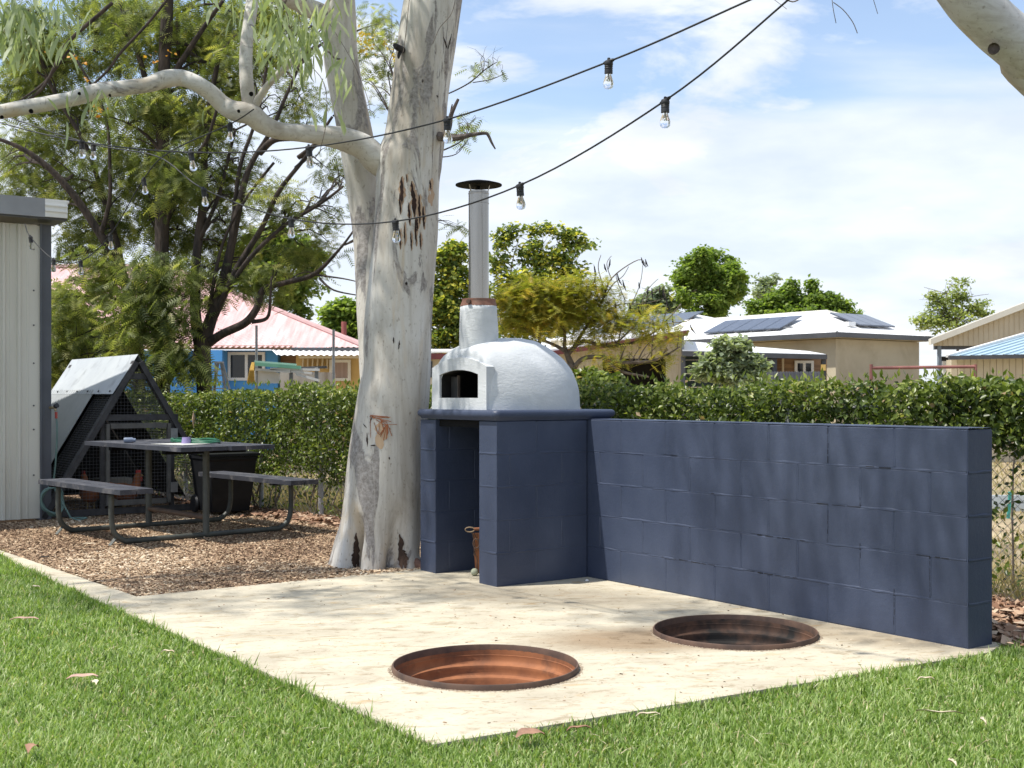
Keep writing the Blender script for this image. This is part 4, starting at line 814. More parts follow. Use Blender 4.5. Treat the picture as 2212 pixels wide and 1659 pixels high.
tree('feathery_tree', 'airy feathery tree behind the hedge with many fine dark stems fanning right',
     [[(443, 900, 17, 14.2), (440, 800, 17, 14.2), (437, 755, 18, 14.2), (452, 700, 14, 14.2), (470, 640, 12, 14.2), (492, 560, 10, 14.2), (515, 450, 8, 14.2), (545, 350, 6, 14.2), (600, 250, 4.5, 14.2), (650, 130, 3, 14.2)],
      [(435, 760, 14, 14.2), (420, 660, 12, 14.3), (425, 540, 10, 14.4), (440, 420, 9, 14.5), (445, 300, 7, 14.5), (470, 120, 5, 14.5)],
      [(440, 750, 11, 14.2), (480, 725, 9, 14.1), (530, 702, 9, 14.0), (555, 670, 8, 14.0), (570, 630, 8, 14.0), (620, 612, 6, 14.0), (680, 590, 5, 13.9), (735, 540, 3, 13.8), (770, 490, 2, 13.8)],
      [(545, 700, 5, 14), (580, 690, 4, 14), (586, 650, 3, 13.9), (588, 600, 2, 13.9)],
      [(460, 690, 8, 14.2), (500, 600, 7, 14.1), (560, 500, 6, 14.0), (610, 400, 5, 13.9), (680, 310, 4, 13.9), (720, 250, 3, 13.9)],
      [(470, 650, 6, 14.2), (540, 560, 5, 14.0), (610, 490, 4.5, 14.0), (690, 440, 3.5, 13.9), (740, 400, 2.5, 13.9)],
      [(500, 500, 5, 14.2), (520, 360, 4.5, 14.2), (560, 230, 3.5, 14.2), (580, 100, 3, 14.2)], [(430, 520, 5, 14.4), (480, 400, 4, 14.4), (510, 280, 3, 14.4)],
      [(450, 690, 5, 14.2), (462, 590, 4, 14.1), (500, 480, 3, 14.1), (590, 350, 3, 14)], [(640, 340, 5, 14), (700, 300, 6, 13.9), (730, 280, 5, 13.9)],
      [(690, 600, 3, 13.9), (720, 625, 2, 13.8), (775, 640, 1.2, 13.8)], [(680, 592, 2.5, 13.9), (740, 600, 1.6, 13.8), (778, 610, 1, 13.8)], [(560, 330, 7, 14.0), (590, 300, 7, 13.9), (640, 300, 5, 13.8)],
      [(840, 240, 2.5, 14), (880, 190, 2, 14)], [(960, 205, 1.5, 14), (1010, 180, 1.5, 14), (1050, 150, 1.2, 14), (1075, 135, 0.8, 14)], [(1020, 178, 1, 14), (1060, 172, 1, 14), (1090, 160, 0.6, 14)], [(940, 330, 2, 13.8), (1000, 300, 1.2, 13.8), (1015, 270, 0.8, 13.8)], [(940, 340, 1.5, 13.8), (985, 330, 1, 13.8), (1010, 300, 0.7, 13.8)]],
     [(560, 120, 90, 60, 14.4, 3500), (640, 230, 60, 50, 14.2, 1400), (520, 380, 70, 60, 14.2, 2600), (600, 440, 60, 50, 14.0, 1500), (650, 560, 60, 50, 14.0, 1300), (500, 520, 70, 60, 14.2, 3600), (560, 610, 60, 50, 14.1, 2200), (690, 480, 50, 60, 13.9, 900), (725, 350, 50, 50, 13.9, 700), (800, 100, 60, 90, 14.4, 1700), (825, 60, 40, 60, 14.4, 800), (470, 420, 50, 60, 14.3, 1800), (460, 290, 60, 60, 14.4, 2200), (600, 30, 100, 50, 14.4, 2800), (740, 440, 40, 40, 13.9, 300), (815, 200, 30, 60, 14.3, 500), (1050, 150, 35, 14, 14, 260), (1010, 275, 25, 14, 13.8, 110), (1000, 305, 20, 12, 13.8, 60), (990, 490, 24, 10, 14, 120), (455, 600, 40, 60, 14, 1300)],
     5600, fr, L_feather, M_dark, (0.10, 0.19), 0.35, 0.10, per=5, twig_r=0.014,
     extra=lambda t: foliage('flowers', t, leafmat('yellow_flower', [(0, (0.50, 0.33, 0.03)), (1, (0.70, 0.55, 0.06))], 0.2), T_dia(0.5), [(800, 90, 40, 30, 14.2), (850, 110, 30, 20, 14.2)], 110, (0.03, 0.05)))

# ------------------------------------------------------------------ hedge on a chain link fence
fence = thing('chain_link_fence', 'chain link fence carrying the green vine hedge behind the oven', 'fence', (FX(9.0), 9.0, -0.03))
M_galv = mat('galvanised_steel', (0.34, 0.35, 0.36), (0.24, 0.25, 0.26), 12, 0.5, metal=0.8)
def fpt(s, z=0, off=0):                               # s metres along the line from its right end (near) to the left
    Y = 5.2+s*0.726; return Vector((FX(Y)+off*0.726, Y+off*0.687, z))
for s in (0.9, 3.5, 6.1, 8.7, 9.75, 11.3, 13.9):
    one('post', mat('grey_post', (0.42, 0.43, 0.44), (0.33, 0.34, 0.35), 9, 0.7), fence, lambda m: m.tube([fpt(s, -0.05), fpt(s, 1.10)], 0.024, 12))
one('rail', M_galv, fence, lambda m: m.tube([fpt(0, 1.08), fpt(16, 1.08)], 0.012, 8))
def mesh_wires(m, s0, s1, z0=0.0, z1=1.2, p=0.056):
    n = int((s1-s0)/p)
    hgt = z1-z0
    for i in range(-int(hgt/p), n+1):
        for sg in (1, -1):
            a = s0+i*p; sa, sb = a, a+hgt; za, zb = (z0, z1) if sg > 0 else (z1, z0)
            if sa < s0: t = (s0-sa)/hgt; za = za+(zb-za)*t; sa = s0
            if sb > s1: t = (s1-sa)/max(1e-6, (sb-sa)); zb = za+(zb-za)*t; sb = s1
            if sb-sa < 0.02: continue
            m.tube([fpt(sa, za), fpt(sb, zb)], 0.0016, 3, False)
one('wire_mesh', M_galv, fence, lambda m: (mesh_wires(m, 0.2, 3.2), mesh_wires(m, 8.2, 12.5, 0, 0.62, 0.07)), kind='stuff', fix=False)
hedge = thing('vine_hedge', 'clipped dense green vine hedge running behind the oven and long wall', 'hedge', (FX(9.0)+0.02, 9.02, -0.03))
def hedge_leaves():
    n = 125000; s = rng.uniform(0.0, 17.0, n); nz = np.array([noise.noise((a*1.4, 2.2, 0)) for a in s]); nz2 = np.array([noise.noise((a*7, 5.2, 0)) for a in s])
    top = 1.225+0.065*nz+0.055*nz2+np.where(s > 9, -0.02, 0.0); bot = np.where(s < 2.6, 0.84, np.where(s < 7, 0.5, 0.34))+0.12*nz2+0.1*nz
    z = bot+(top-bot)*rng.random(n)**0.80; off = rng.normal(0, 0.10, n); off = np.clip(off, -0.22, 0.22)*np.clip(1.25-(z-0.9)**2*2.0, 0.5, 1)
    # sparse stragglers below
    k = rng.random(n) < 0.075; z = np.where(k, rng.uniform(0.05, 0.8, n), z)
    Y = 5.2+s*0.726; X = 9.087-0.946*Y+off*0.726; Yo = Y+off*0.687
    nlump = np.array([noise.noise((a*3.2, b*3.6, 1.1)) for a, b in zip(s, z)]); X -= 0.09*nlump*0.726; Yo -= 0.09*nlump*0.687
    pos = np.stack([X, Yo, z], 1); vis = np.abs(X) < 0.47*Yo+0.4; pos = pos[vis]; n = len(pos); nl = nlump[vis]; zz = z[vis]
    d = rdir(n); d[:, 2] -= 0.35; out = np.tile([-0.726, -0.687, 0.55], (n, 1))+rdir(n)*0.95
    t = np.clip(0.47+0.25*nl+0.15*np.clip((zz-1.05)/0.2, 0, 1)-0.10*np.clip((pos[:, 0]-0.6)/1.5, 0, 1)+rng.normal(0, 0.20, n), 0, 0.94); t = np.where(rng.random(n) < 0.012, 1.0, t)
    scatter('foliage', hedge, L_hedge, T_dia(0.27, 0.09), pos, frames(d, out), rng.uniform(0.026, 0.056, n), t)
    n = 500; s = rng.uniform(0, 14, n); Y = 5.2+s*0.726; p = np.stack([9.087-0.946*Y, Y, 1.24+rng.uniform(0, 0.03, n)], 1)   # upright shoots
    d = rdir(n)*0.7; d[:, 2] = 1.0; scatter('shoots', hedge, L_hedge, T_leaf(0.18), p, frames(d, rdir(n)), rng.uniform(0.03, 0.07, n), rng.uniform(0.5, 0.9, n))
hedge_leaves()
def hedge_stems(m):
    rr = random.Random(5)
    for k in range(150):
        s = rr.uniform(0.3, 14); p = [fpt(s, -0.03, rr.uniform(-0.08, 0.05))]
        for i in range(6): p.append(p[-1]+Vector((rr.uniform(-0.09, 0.09), rr.uniform(-0.06, 0.06), rr.uniform(0.08, 0.2))))
        m.tube(p, [0.009*rr.uniform(0.3, 1.4)*(1-i*0.12) for i in range(7)], 5, False)
one('stems', M_greybark, hedge, hedge_stems, kind='stuff', fix=False)
for (x_, y_, D_) in [(418, 905, 12.95), (660, 880, 11.9), (1518, 895, 8.7), (1520, 868, 8.75), (745, 900, 11.4), (670, 905, 11.8)]:
    def dl(m):
        c = W(x_, y_, D_-0.12); a = Vector((0.012, 0, 0.004)); m.add([c+Z*0.09, c+a*1.6, c-Z*0.10, c-a*1.4, c+Vector((0, -0.02, 0))], [(0, 1, 4), (1, 2, 4), (2, 3, 4), (3, 0, 4)])
    one('dead_leaf', mat('dead_leaf_tan', (0.52, 0.38, 0.27), (0.36, 0.24, 0.16), 20, 0.8), hedge, dl, fix=False, label='pale dead leaf caught in the hedge')
# dry grass tufts at the foot of the fence (beyond)
def drygrass():
    n = 26000; s = rng.uniform(0.5, 15, n); off = np.abs(rng.normal(0, 0.9, n))+0.02; Y = 5.2+s*0.726; X = 9.087-0.946*Y+off*0.726; Y = Y+off*0.687
    tm = ([(-0.5, 0, 0), (0.5, 0, 0), (0, 1, -0.1)], [(0, 1, 2)]); d = rdir(n)*0.55; d[:, 2] = 1; h = rng.uniform(0.06, 0.26, n)
    scatter('dry_grass', None, leafmat('dry_grass_blade', [(0, (0.20, 0.15, 0.07)), (0.5, (0.42, 0.33, 0.17)), (0.8, (0.58, 0.48, 0.28)), (1, (0.20, 0.26, 0.07))], 0.3), tm, np.stack([X, Y, np.full(n, -0.045)], 1), frames(d, rdir(n)), np.stack([np.full(n, 0.006), h, h], 1), rng.random(n),
            label='straw coloured dry grass growing beyond the fence', category='dry grass')
drygrass()
def yardgrass():
    n = 60000; X = rng.uniform(-16, 18, n); Y = rng.uniform(9, 30, n); k = (X+0.946*Y > 9.9) & (np.abs(X) < 0.47*Y+0.5); X = X[k]; Y = Y[k]; n = len(X)
    tm = ([(-0.5, 0, 0), (0.5, 0, 0), (0, 1, -0.1)], [(0, 1, 2)]); d = rdir(n)*0.7; d[:, 2] = 1; h = rng.uniform(0.04, 0.15, n)
    scatter('yard_grass', None, leafmat('yard_grass_blade', [(0, (0.24, 0.18, 0.09)), (0.6, (0.46, 0.37, 0.20)), (1, (0.25, 0.28, 0.10))], 0.3), tm, np.stack([X, Y, np.full(n, -0.045)], 1), frames(d, rdir(n)), np.stack([np.full(n, 0.014), h, h], 1), rng.random(n),
            label='thin dry grass across the neighbouring yard', category='dry grass')
yardgrass()

# ------------------------------------------------------------------ trees further off
tree('feathery_tree', 'low spreading yellow green feathery tree right behind the oven dome, black pods on bare twigs',
     [[(1243, 880, 8, 15), (1240, 815, 8, 15), (1236, 790, 8, 15), (1228, 765, 6, 15), (1222, 748, 5, 15)], [(1238, 800, 6, 15), (1258, 775, 5, 14.9), (1300, 770, 5, 14.8), (1350, 782, 4, 14.7), (1420, 775, 3, 14.6), (1470, 750, 1.5, 14.5)],
      [(1226, 758, 5, 15), (1200, 742, 3.5, 15), (1150, 720, 3, 15), (1120, 690, 2, 15)], [(1228, 765, 5, 15), (1260, 735, 4.5, 15), (1310, 745, 4, 15), (1380, 735, 3, 15), (1430, 700, 2, 15), (1470, 655, 1, 15)],
      [(1240, 750, 4, 15), (1270, 700, 3, 15), (1300, 650, 2.5, 15), (1320, 600, 1.5, 15), (1380, 560, 1, 15), (1400, 575, 0.7, 15)], [(1222, 750, 4, 15), (1220, 700, 3, 15), (1190, 640, 2, 15), (1160, 600, 1, 15)],
      [(1300, 770, 4, 14.8), (1340, 800, 3, 14.7), (1400, 812, 2, 14.6)], [(1310, 640, 1.5, 15), (1290, 580, 1, 15), (1295, 550, 0.7, 15)], [(1330, 740, 2, 15), (1380, 690, 1.5, 15), (1400, 640, 1, 15), (1440, 615, 0.7, 15)], [(1300, 650, 1.6, 15), (1322, 615, 1.2, 15), (1345, 596, 0.8, 15), (1358, 575, 0.6, 15)], [(1380, 690, 1.4, 15), (1392, 640, 1, 15), (1408, 616, 0.8, 15), (1425, 600, 0.6, 15)], [(1320, 605, 1, 15), (1308, 570, 0.8, 15), (1318, 552, 0.6, 15)], [(1430, 700, 1.6, 15), (1440, 660, 1, 15), (1436, 620, 0.7, 15)], [(1340, 700, 1.5, 15), (1362, 660, 1, 15), (1385, 610, 0.8, 15), (1392, 560, 0.6, 15)], [(1380, 735, 1.6, 15), (1440, 700, 1.2, 15), (1480, 695, 0.8, 15), (1498, 680, 0.6, 15)], [(1290, 640, 1, 15), (1284, 600, 0.8, 15), (1280, 570, 0.6, 15)], [(1350, 650, 1, 15), (1330, 600, 0.8, 15), (1335, 585, 0.6, 15)], [(1270, 700, 1.5, 15), (1330, 660, 1.1, 15), (1390, 655, 0.8, 15), (1440, 640, 0.6, 15)]],
     [(1130, 650, 60, 35, 15, 2200), (1200, 640, 60, 35, 15, 2200), (1110, 690, 45, 25, 15, 1200), (1180, 690, 60, 30, 15, 2200), (1260, 620, 50, 25, 15, 1300), (1260, 670, 60, 30, 15, 2000), (1320, 640, 40, 25, 15, 500), (1330, 690, 55, 30, 14.9, 1300), (1390, 710, 50, 30, 14.8, 800), (1440, 720, 40, 30, 14.6, 500), (1280, 720, 60, 25, 15, 1100), (1330, 770, 60, 25, 14.7, 400), (1440, 770, 30, 20, 14.6, 220), (1150, 620, 40, 20, 15, 600), (1090, 640, 30, 15, 15, 400), (1400, 670, 50, 20, 15, 240)],
     6600, T_frond(6, 0.042, 0.24), L_orange, M_greybark, (0.11, 0.20), 0.15, 0.0, per=5, twig_r=0.008, flat=0.9,
     extra=lambda t: [one('pod', M_soot, t, (lambda q: (lambda m: m.tube([W(q[0], q[1], 14.9), W(q[0]+q[2]*0.3, q[1]+q[3]*0.5, 14.88), W(q[0]+q[2], q[1]+q[3], 14.88)], [0.005, 0.012, 0.003], 5)))(q)) for q in
        [(1305, 570, 6, 18), (1318, 560, -4, 22), (1333, 590, 10, 26), (1345, 605, 8, 24), (1385, 556, 10, 22), (1394, 560, 6, 16), (1284, 575, 4, 22), (1286, 598, -8, 22), (1400, 620, -3, 22), (1408, 622, 2, 24), (1432, 625, 4, 26), (1425, 618, 0, 20), (1360, 655, 3, 18), (1378, 660, 8, 22), (1328, 650, 4, 20), (1350, 680, 6, 18), (1410, 690, 4, 30), (1440, 690, 6, 28), (1452, 680, 3, 24), (1490, 700, 14, 22), (1310, 670, -4, 20), (1270, 625, 3, 16), (1438, 640, 8, 30), (1320, 720, 2, 16), (1380, 610, 2, 14)]])
def far(label, x, y, rx, ry, D, n, m, size, blobs=None, tw=2, cat='tree', tm=None, tr=3, name='tree', bright=0, sub=0.35, trunk_top=None, seed=3):
    rr = random.Random(seed); bl = blobs or []
    if not blobs:
        for k in range(22):
            a = rr.uniform(0, 2*math.pi); q = rr.uniform(0.15, 0.78)**0.8; bl.append((x+rx*q*math.cos(a), y+ry*q*math.sin(a), rx*sub, ry*sub, D+rr.uniform(-1, 1)*0.3))
    yb = HY+1.15*F_/D; P = [[(x, yb-5, tr*1.3, D), (x+rx*0.05, y+ry*0.9, tr, D), (x, y+ry*0.3, tr*0.7, D), (x, (y-ry*0.4), tr*0.3, D)]]
    for k in range(5): P.append([(x, y+ry*0.5, tr*0.6, D), (x+rr.uniform(-0.5, 0.5)*rx, y+rr.uniform(-0.3, 0.3)*ry, tr*0.35, D), (x+rr.uniform(-0.8, 0.8)*rx, y-rr.uniform(0.2, 0.85)*ry, tr*0.15, D)])
    return tree(name, label, P, bl, n, tm or T_dia(0.36), m, M_greybark, size, 0.3, bright, per=tw, twig_r=0.02, sides=6, cat=cat)
far('dark green tree dotted with yellow blossom seen between the gum trunk and the flue', 968, 640, 48, 110, 30, 9000, L_yellow, (0.09, 0.17), sub=0.42, seed=2,
    blobs=[(960, 560, 35, 35, 30), (985, 545, 20, 25, 30), (975, 610, 45, 45, 30), (955, 670, 45, 45, 30), (990, 690, 35, 50, 30), (965, 730, 50, 30, 30), (1035, 640, 25, 40, 30.5), (1040, 700, 25, 40, 30.5)], bright=0.0, name='blossom_tree')
far('open crowned yellow blossoming tree right of the flue behind the dome', 1160, 620, 110, 140, 33, 9500, L_yellow, (0.09, 0.18), seed=5, name='blossom_tree', tr=4, tw=4,
    blobs=[(1085, 520, 25, 25, 33), (1110, 500, 20, 18, 33), (1080, 570, 30, 30, 33), (1160, 500, 24, 18, 33), (1185, 490, 16, 14, 33), (1150, 550, 40, 35, 33), (1235, 510, 30, 22, 33), (1255, 525, 20, 16, 33), (1215, 545, 30, 25, 33), (1195, 590, 45, 35, 33), (1240, 585, 28, 18, 33), (1120, 610, 50, 30, 33), (1170, 640, 80, 35, 33), (1090, 650, 35, 40, 33), (1110, 700, 50, 40, 33), (1200, 690, 70, 45, 33)])
def round_blobs():
    rr = random.Random(11); out = []
    for k in range(70):
        a = rr.uniform(0, 2*math.pi); q = math.sqrt(rr.random())*0.88; yy = 612+78*q*math.sin(a); wid = 78 if yy > 600 else 78*max(0.35, math.sqrt(max(0.05, 1-((600-yy)/80)**2)))
        out.append((1530+wid*q*math.cos(a), yy, 16, 14, 45+rr.uniform(-1, 1)))
    return out
far('tall rounded bright green tree standing alone behind the white roofed house', 1530, 612, 78, 82, 45, 24000, L_green, (0.11, 0.20), round_blobs(), tw=1, name='round_tree', seed=7, tr=5, bright=0.05)
far('spreading green tree behind the solar panels with one pointed tuft', 1740, 660, 105, 45, 48, 16000, L_green, (0.11, 0.20), [(1640, 670, 25, 25, 48), (1680, 655, 30, 30, 48), (1705, 630, 18, 20, 48), (1712, 612, 8, 10, 48), (1740, 660, 35, 28, 48), (1756, 625, 11, 18, 48), (1752, 606, 5, 6, 48), (1785, 658, 32, 25, 48), (1815, 665, 22, 20, 48), (1720, 680, 100, 15, 48), (1850, 680, 6, 5, 48)], name='spreading_tree', tw=1)
far('thin greyish wispy tree top behind the spreading green tree', 1655, 620, 25, 35, 60, 900, L_grey, (0.15, 0.26), [(1645, 630, 12, 22, 60), (1660, 610, 12, 12, 60), (1675, 595, 6, 9, 60), (1645, 605, 5, 8, 60)], name='wispy_tree', tw=3, tr=1.5)
far('sparse crowned green tree behind the cream gabled carport', 2065, 665, 90, 60, 42, 3400, L_pale, (0.08, 0.16), [(2010, 690, 30, 22, 42), (2030, 655, 25, 20, 42), (2020, 640, 15, 12, 42), (2065, 640, 35, 25, 42), (2075, 670, 45, 25, 42), (2110, 660, 28, 20, 42), (2130, 680, 25, 15, 42), (2080, 615, 25, 12, 42, 250), (2060, 605, 25, 8, 42, 100), (2000, 640, 14, 8, 42, 60), (1985, 690, 18, 14, 42, 180), (2050, 700, 50, 15, 42)], name='sparse_tree', tw=6, bright=0.08)
far('small grey green tree behind the shed with the maroon fascia', 1415, 645, 38, 32, 45, 1900, L_grey, (0.15, 0.24), [(1400, 650, 22, 20, 45), (1425, 632, 20, 18, 45), (1440, 660, 18, 22, 45), (1385, 665, 20, 15, 45)], name='grey_tree', tw=2, bright=-0.15)
far('bright green tree beyond the pink roof, left of the gum trunk', 745, 690, 55, 48, 42, 6000, L_green, (0.14, 0.24), [(720, 680, 25, 22, 42), (745, 665, 25, 22, 42), (775, 670, 25, 25, 42), (730, 705, 35, 22, 42), (770, 705, 30, 25, 42), (700, 710, 14, 10, 42), (760, 735, 50, 20, 42)], name='bushy_tree', tw=1, bright=0.1)
far('mid green tree overhanging the pink roofed house', 610, 570, 90, 90, 31, 8500, L_green, (0.10, 0.17), [(560, 530, 35, 35, 31), (600, 510, 40, 30, 31), (640, 540, 40, 35, 31), (670, 580, 30, 30, 31), (580, 580, 45, 35, 31), (640, 620, 45, 30, 31), (610, 650, 35, 22, 31), (655, 665, 22, 20, 31), (690, 560, 18, 20, 31), (540, 600, 35, 30, 31), (500, 560, 30, 40, 31)], name='leafy_tree', tw=2, bright=-0.02, tr=6)
far('olive green shrubby tree between shed and coop, leaves against the pink roof', 170, 700, 90, 110, 18, 9000, L_feather, (0.08, 0.15), [(150, 690, 45, 30, 18), (200, 730, 50, 35, 18), (130, 780, 50, 45, 18), (180, 790, 60, 30, 18), (240, 760, 40, 30, 18), (130, 640, 35, 30, 18, 300), (220, 640, 30, 40, 18, 350)], name='shrubby_tree', tw=3, bright=0.12, tr=4)
far('silvery green bush in front of the dark patio, just beyond the hedge', 1580, 785, 62, 48, 16, 5200, L_grey, (0.05, 0.10), [(1575, 790, 45, 35, 16), (1540, 785, 28, 25, 16), (1610, 780, 30, 28, 16), (1580, 750, 35, 20, 16), (1560, 745, 12, 12, 16, 200), (1600, 740, 12, 10, 16, 200), (1635, 790, 20, 15, 16), (1525, 800, 25, 18, 16), (1600, 815, 50, 20, 16)], name='silver_bush', cat='bush', tw=4, tr=3)
far('dark leafy shrub behind the right end of the hedge', 2190, 850, 45, 40, 7.6, 1500, L_hedge, (0.04, 0.08), [(2190, 850, 40, 35, 7.4), (2230, 880, 50, 50, 7.4)], name='dark_shrub', cat='bush', tw=3, tr=2, bright=-0.15)
far('green shrub low behind the dome between hedge and feathery tree', 1265, 815, 40, 22, 12.5, 2600, L_hedge, (0.05, 0.09), [(1260, 815, 30, 16, 12.5), (1300, 822, 40, 14, 12.4), (1235, 820, 20, 14, 12.6)], name='low_shrub', cat='bush', tw=1, tr=2, bright=0.1)

# ------------------------------------------------------------------ buildings
M_pink = mat('faded_pink_roof', (0.62, 0.40, 0.39), (0.48, 0.27, 0.26), 3.0, 0.6, 0, stretch=(4, 0.4, 0.4), dirt=(0.66, 0.52, 0.50), dscale=0.8)
M_blue = mat('blue_wall_paint', (0.08, 0.32, 0.70), (0.065, 0.27, 0.60), 2, 0.7)
M_yell = mat('ochre_wall_paint', (0.62, 0.44, 0.19), (0.52, 0.36, 0.15), 2, 0.8)
M_cream = mat('cream_cladding', (0.60, 0.52, 0.38), (0.52, 0.45, 0.32), 2, 0.7)
M_beige = mat('beige_render', (0.52, 0.46, 0.33), (0.46, 0.40, 0.285), 1.5, 0.9, dirt=(0.42, 0.36, 0.25), dscale=1)
M_wroof = mat('white_metal_roof', (0.80, 0.80, 0.78), (0.74, 0.74, 0.73), 2, 0.4)
M_gutter = mat('charcoal_gutter', (0.075, 0.078, 0.085), (0.055, 0.058, 0.063), 4, 0.5)
M_wframe = mat('white_frame', (0.78, 0.78, 0.76), (0.70, 0.70, 0.69), 5, 0.5)
M_pane = mat('dark_window_pane', (0.02, 0.022, 0.025), (0.012, 0.013, 0.015), 3, 0.08)
M_maroon = mat('maroon_fascia', (0.16, 0.035, 0.035), (0.11, 0.025, 0.026), 4, 0.6)
M_timber = mat('aged_timber', (0.32, 0.20, 0.11), (0.20, 0.12, 0.07), 6, 0.85, stretch=(0.3, 1, 3))
M_void = mat('dark_interior', (0.02, 0.019, 0.018), (0.012, 0.011, 0.011), 3, 0.9)  # near-black: shade of the shed doorway and carport put into the colour
def ribbed(m, a, b, up, pitch=0.2, rib=0.03, d=0.025, n=None):   # wall/roof sheet a->b along its width, swept by vector up; ribs along up
    a = Vector(a); b = Vector(b); up = Vector(up); L_ = (b-a).length; e = (b-a)/L_; nn = e.cross(up).normalized() if n is None else Vector(n); k = max(1, int(L_/pitch)); prof = []
    for i in range(k):
        s = L_*i/k; prof += [(s, 0), (s+rib*0.2, d), (s+rib*0.8, d), (s+rib, 0)]
    prof.append((L_, 0)); vs = [a+e*s+nn*q for s, q in prof]+[a+e*s+nn*q+up for s, q in prof]; c = len(prof)
    m.add(vs, [(i, i+1, c+i+1, c+i) for i in range(c-1)])
def corr(m, quad, pitch=0.076, amp=0.009, n=None):               # corrugated sheet over a quad a,b (low edge) d,c (high edge)
    a, b, c, d = [Vector(q) for q in quad]; nn = (b-a).cross(d-a).normalized() if n is None else Vector(n); k = max(4, int((b-a).length/pitch)*4); lo = []; hi = []
    for i in range(k+1):
        t = i/k; w = nn*amp*math.sin(i*math.pi/2); lo.append(a.lerp(b, t)+w); hi.append(d.lerp(c, t)+w)
    m.add(lo+hi, [(i, i+1, k+2+i, k+1+i) for i in range(k)])
def window(parent, x0, x1, y0, y1, D, panes=2, m_pane=None, fw=0.06, depth=0.05, name='window'):
    a = W(x0, y1, D); b = W(x1, y0, D); yy = D-depth; c_ = Vector(((a.x+b.x)/2, yy, a.z))
    def fr_(m):
        m.abox(a.x, b.x, yy, yy+0.05, a.z, a.z+fw); m.abox(a.x, b.x, yy, yy+0.05, b.z-fw, b.z)
        for i in range(panes+1):
            xx = a.x+(b.x-a.x-fw)*i/panes; m.abox(xx, xx+fw, yy+0.001, yy+0.049, a.z+fw, b.z-fw)
    w = one(name, M_wframe, parent, fr_)
    for i in range(panes):
        xx = a.x+fw+(b.x-a.x-fw)*i/panes; one('pane', m_pane or M_pane, w, lambda m: m.abox(xx, xx+(b.x-a.x-fw)/panes-fw, yy+0.02, yy+0.03, a.z+fw, b.z-fw))
    return w
# --- house with the pink roof
HD = 26.0
ph = thing('pink_roof_house', 'blue and ochre cottage with faded pink corrugated hip roof behind the hedge', 'house', (-6.3, 27.5, -0.045))
one('wall', M_blue, ph, lambda m: m.abox(W(180, 0, HD).x, W(600, 0, HD).x, HD, HD+7, -0.045, W(0, 757, HD).z), label='bright blue front wall')
one('wall', M_blue, ph, lambda m: m.abox(W(457, 0, HD).x, W(492, 0, HD).x, HD-0.5, HD, -0.045, W(0, 758, HD).z), label='blue bay beside the window')
one('wall', M_yell, ph, lambda m: m.abox(W(643, 0, HD).x, W(860, 0, HD).x, HD-0.2, HD+6.5, -0.045, W(0, 764, HD).z), label='ochre wall')
one('wall', M_timber, ph, lambda m: m.abox(W(600, 0, HD).x+0.004, W(643, 0, HD).x-0.004, HD+0.3, HD+5, -0.045, W(0, 766, HD).z), label='shaded porch wall')
one('fascia', M_timber, ph, lambda m: m.abox(W(180, 0, HD).x-0.3, W(640, 0, HD).x, HD-0.45, HD-0.40, W(0, 756, HD).z, W(0, 746.5, HD-0.4).z), label='weathered timber fascia')
window(ph, 493, 573, 760.5, 822, HD, 2)
window(ph, 712, 758, 777, 823, HD-0.22, 1, mat('closed_blind', (0.40, 0.31, 0.29), (0.32, 0.24, 0.225), 1, 0.8, stretch=(30, 1, 0.3)))
# roof geometry: eave front, hip to the right, ridge to the left
eL = W(60, 744, HD-0.5); eR = W(786, 753, HD-0.5); eR.z = eL.z = W(0, 750, HD-0.5).z
rz = 5.0; ry = HD+4.6
rR = Vector((W(368, 0, ry).x, ry, W(0, 578, ry).z)); rL = Vector((W(60, 0, ry).x-3, ry, rR.z)); eL.x -= 2; eRb = Vector((eR.x+0.2, HD+9.7, eR.z)); 
one('roof', M_pink, ph, lambda m: corr(m, (eL, eR, rR, rL), 0.12, 0.012), label='faded pink corrugated roof slope facing the garden')
one('roof', M_pink, ph, lambda m: m.add([eR, eRb, rR], [(0, 1, 2)]), label='hip end of the roof')
one('hip_cap', mat('pink_flashing', (0.50, 0.33, 0.32), (0.42, 0.26, 0.25), 3, 0.6), ph, lambda m: m.tube([eR+Z*0.02, rR+Z*0.02, rL+Z*0.02], 0.07, 8))
one('gutter', M_gutter, ph, lambda m: m.abox(W(640, 0, HD).x, eR.x, HD-0.60, HD-0.50, eR.z-0.10, eR.z-0.01))
def awn(m): corr(m, (W(598, 767, HD-1.4), W(860, 768, HD-1.4), W(840, 755.5, HD-0.3), W(585, 754, HD-0.3)), 0.12, 0.012)
one('awning', M_wroof, ph, awn, label='low white corrugated awning over the ochre wall')
for i in range(6):
    xx = 655+i*10.5; one('batten', M_cream, ph, lambda m: m.bar(W(xx, 776, HD-0.28), W(xx-1, 797, HD-0.28), 0.07, 0.03))
one('beam', M_cream, ph, lambda m: m.abox(W(645, 0, HD-1.3).x, W(860, 0, HD-1.3).x, HD-1.3, HD-1.22, W(0, 774, HD-1.3).z, W(0, 769, HD-1.3).z))
one('chimney', mat('red_flue', (0.30, 0.10, 0.085), (0.24, 0.08, 0.07), 4, 0.8), ph, lambda m: m.tube([W(743, 735, HD+4), W(743, 695, HD+4)], 0.065, 12))
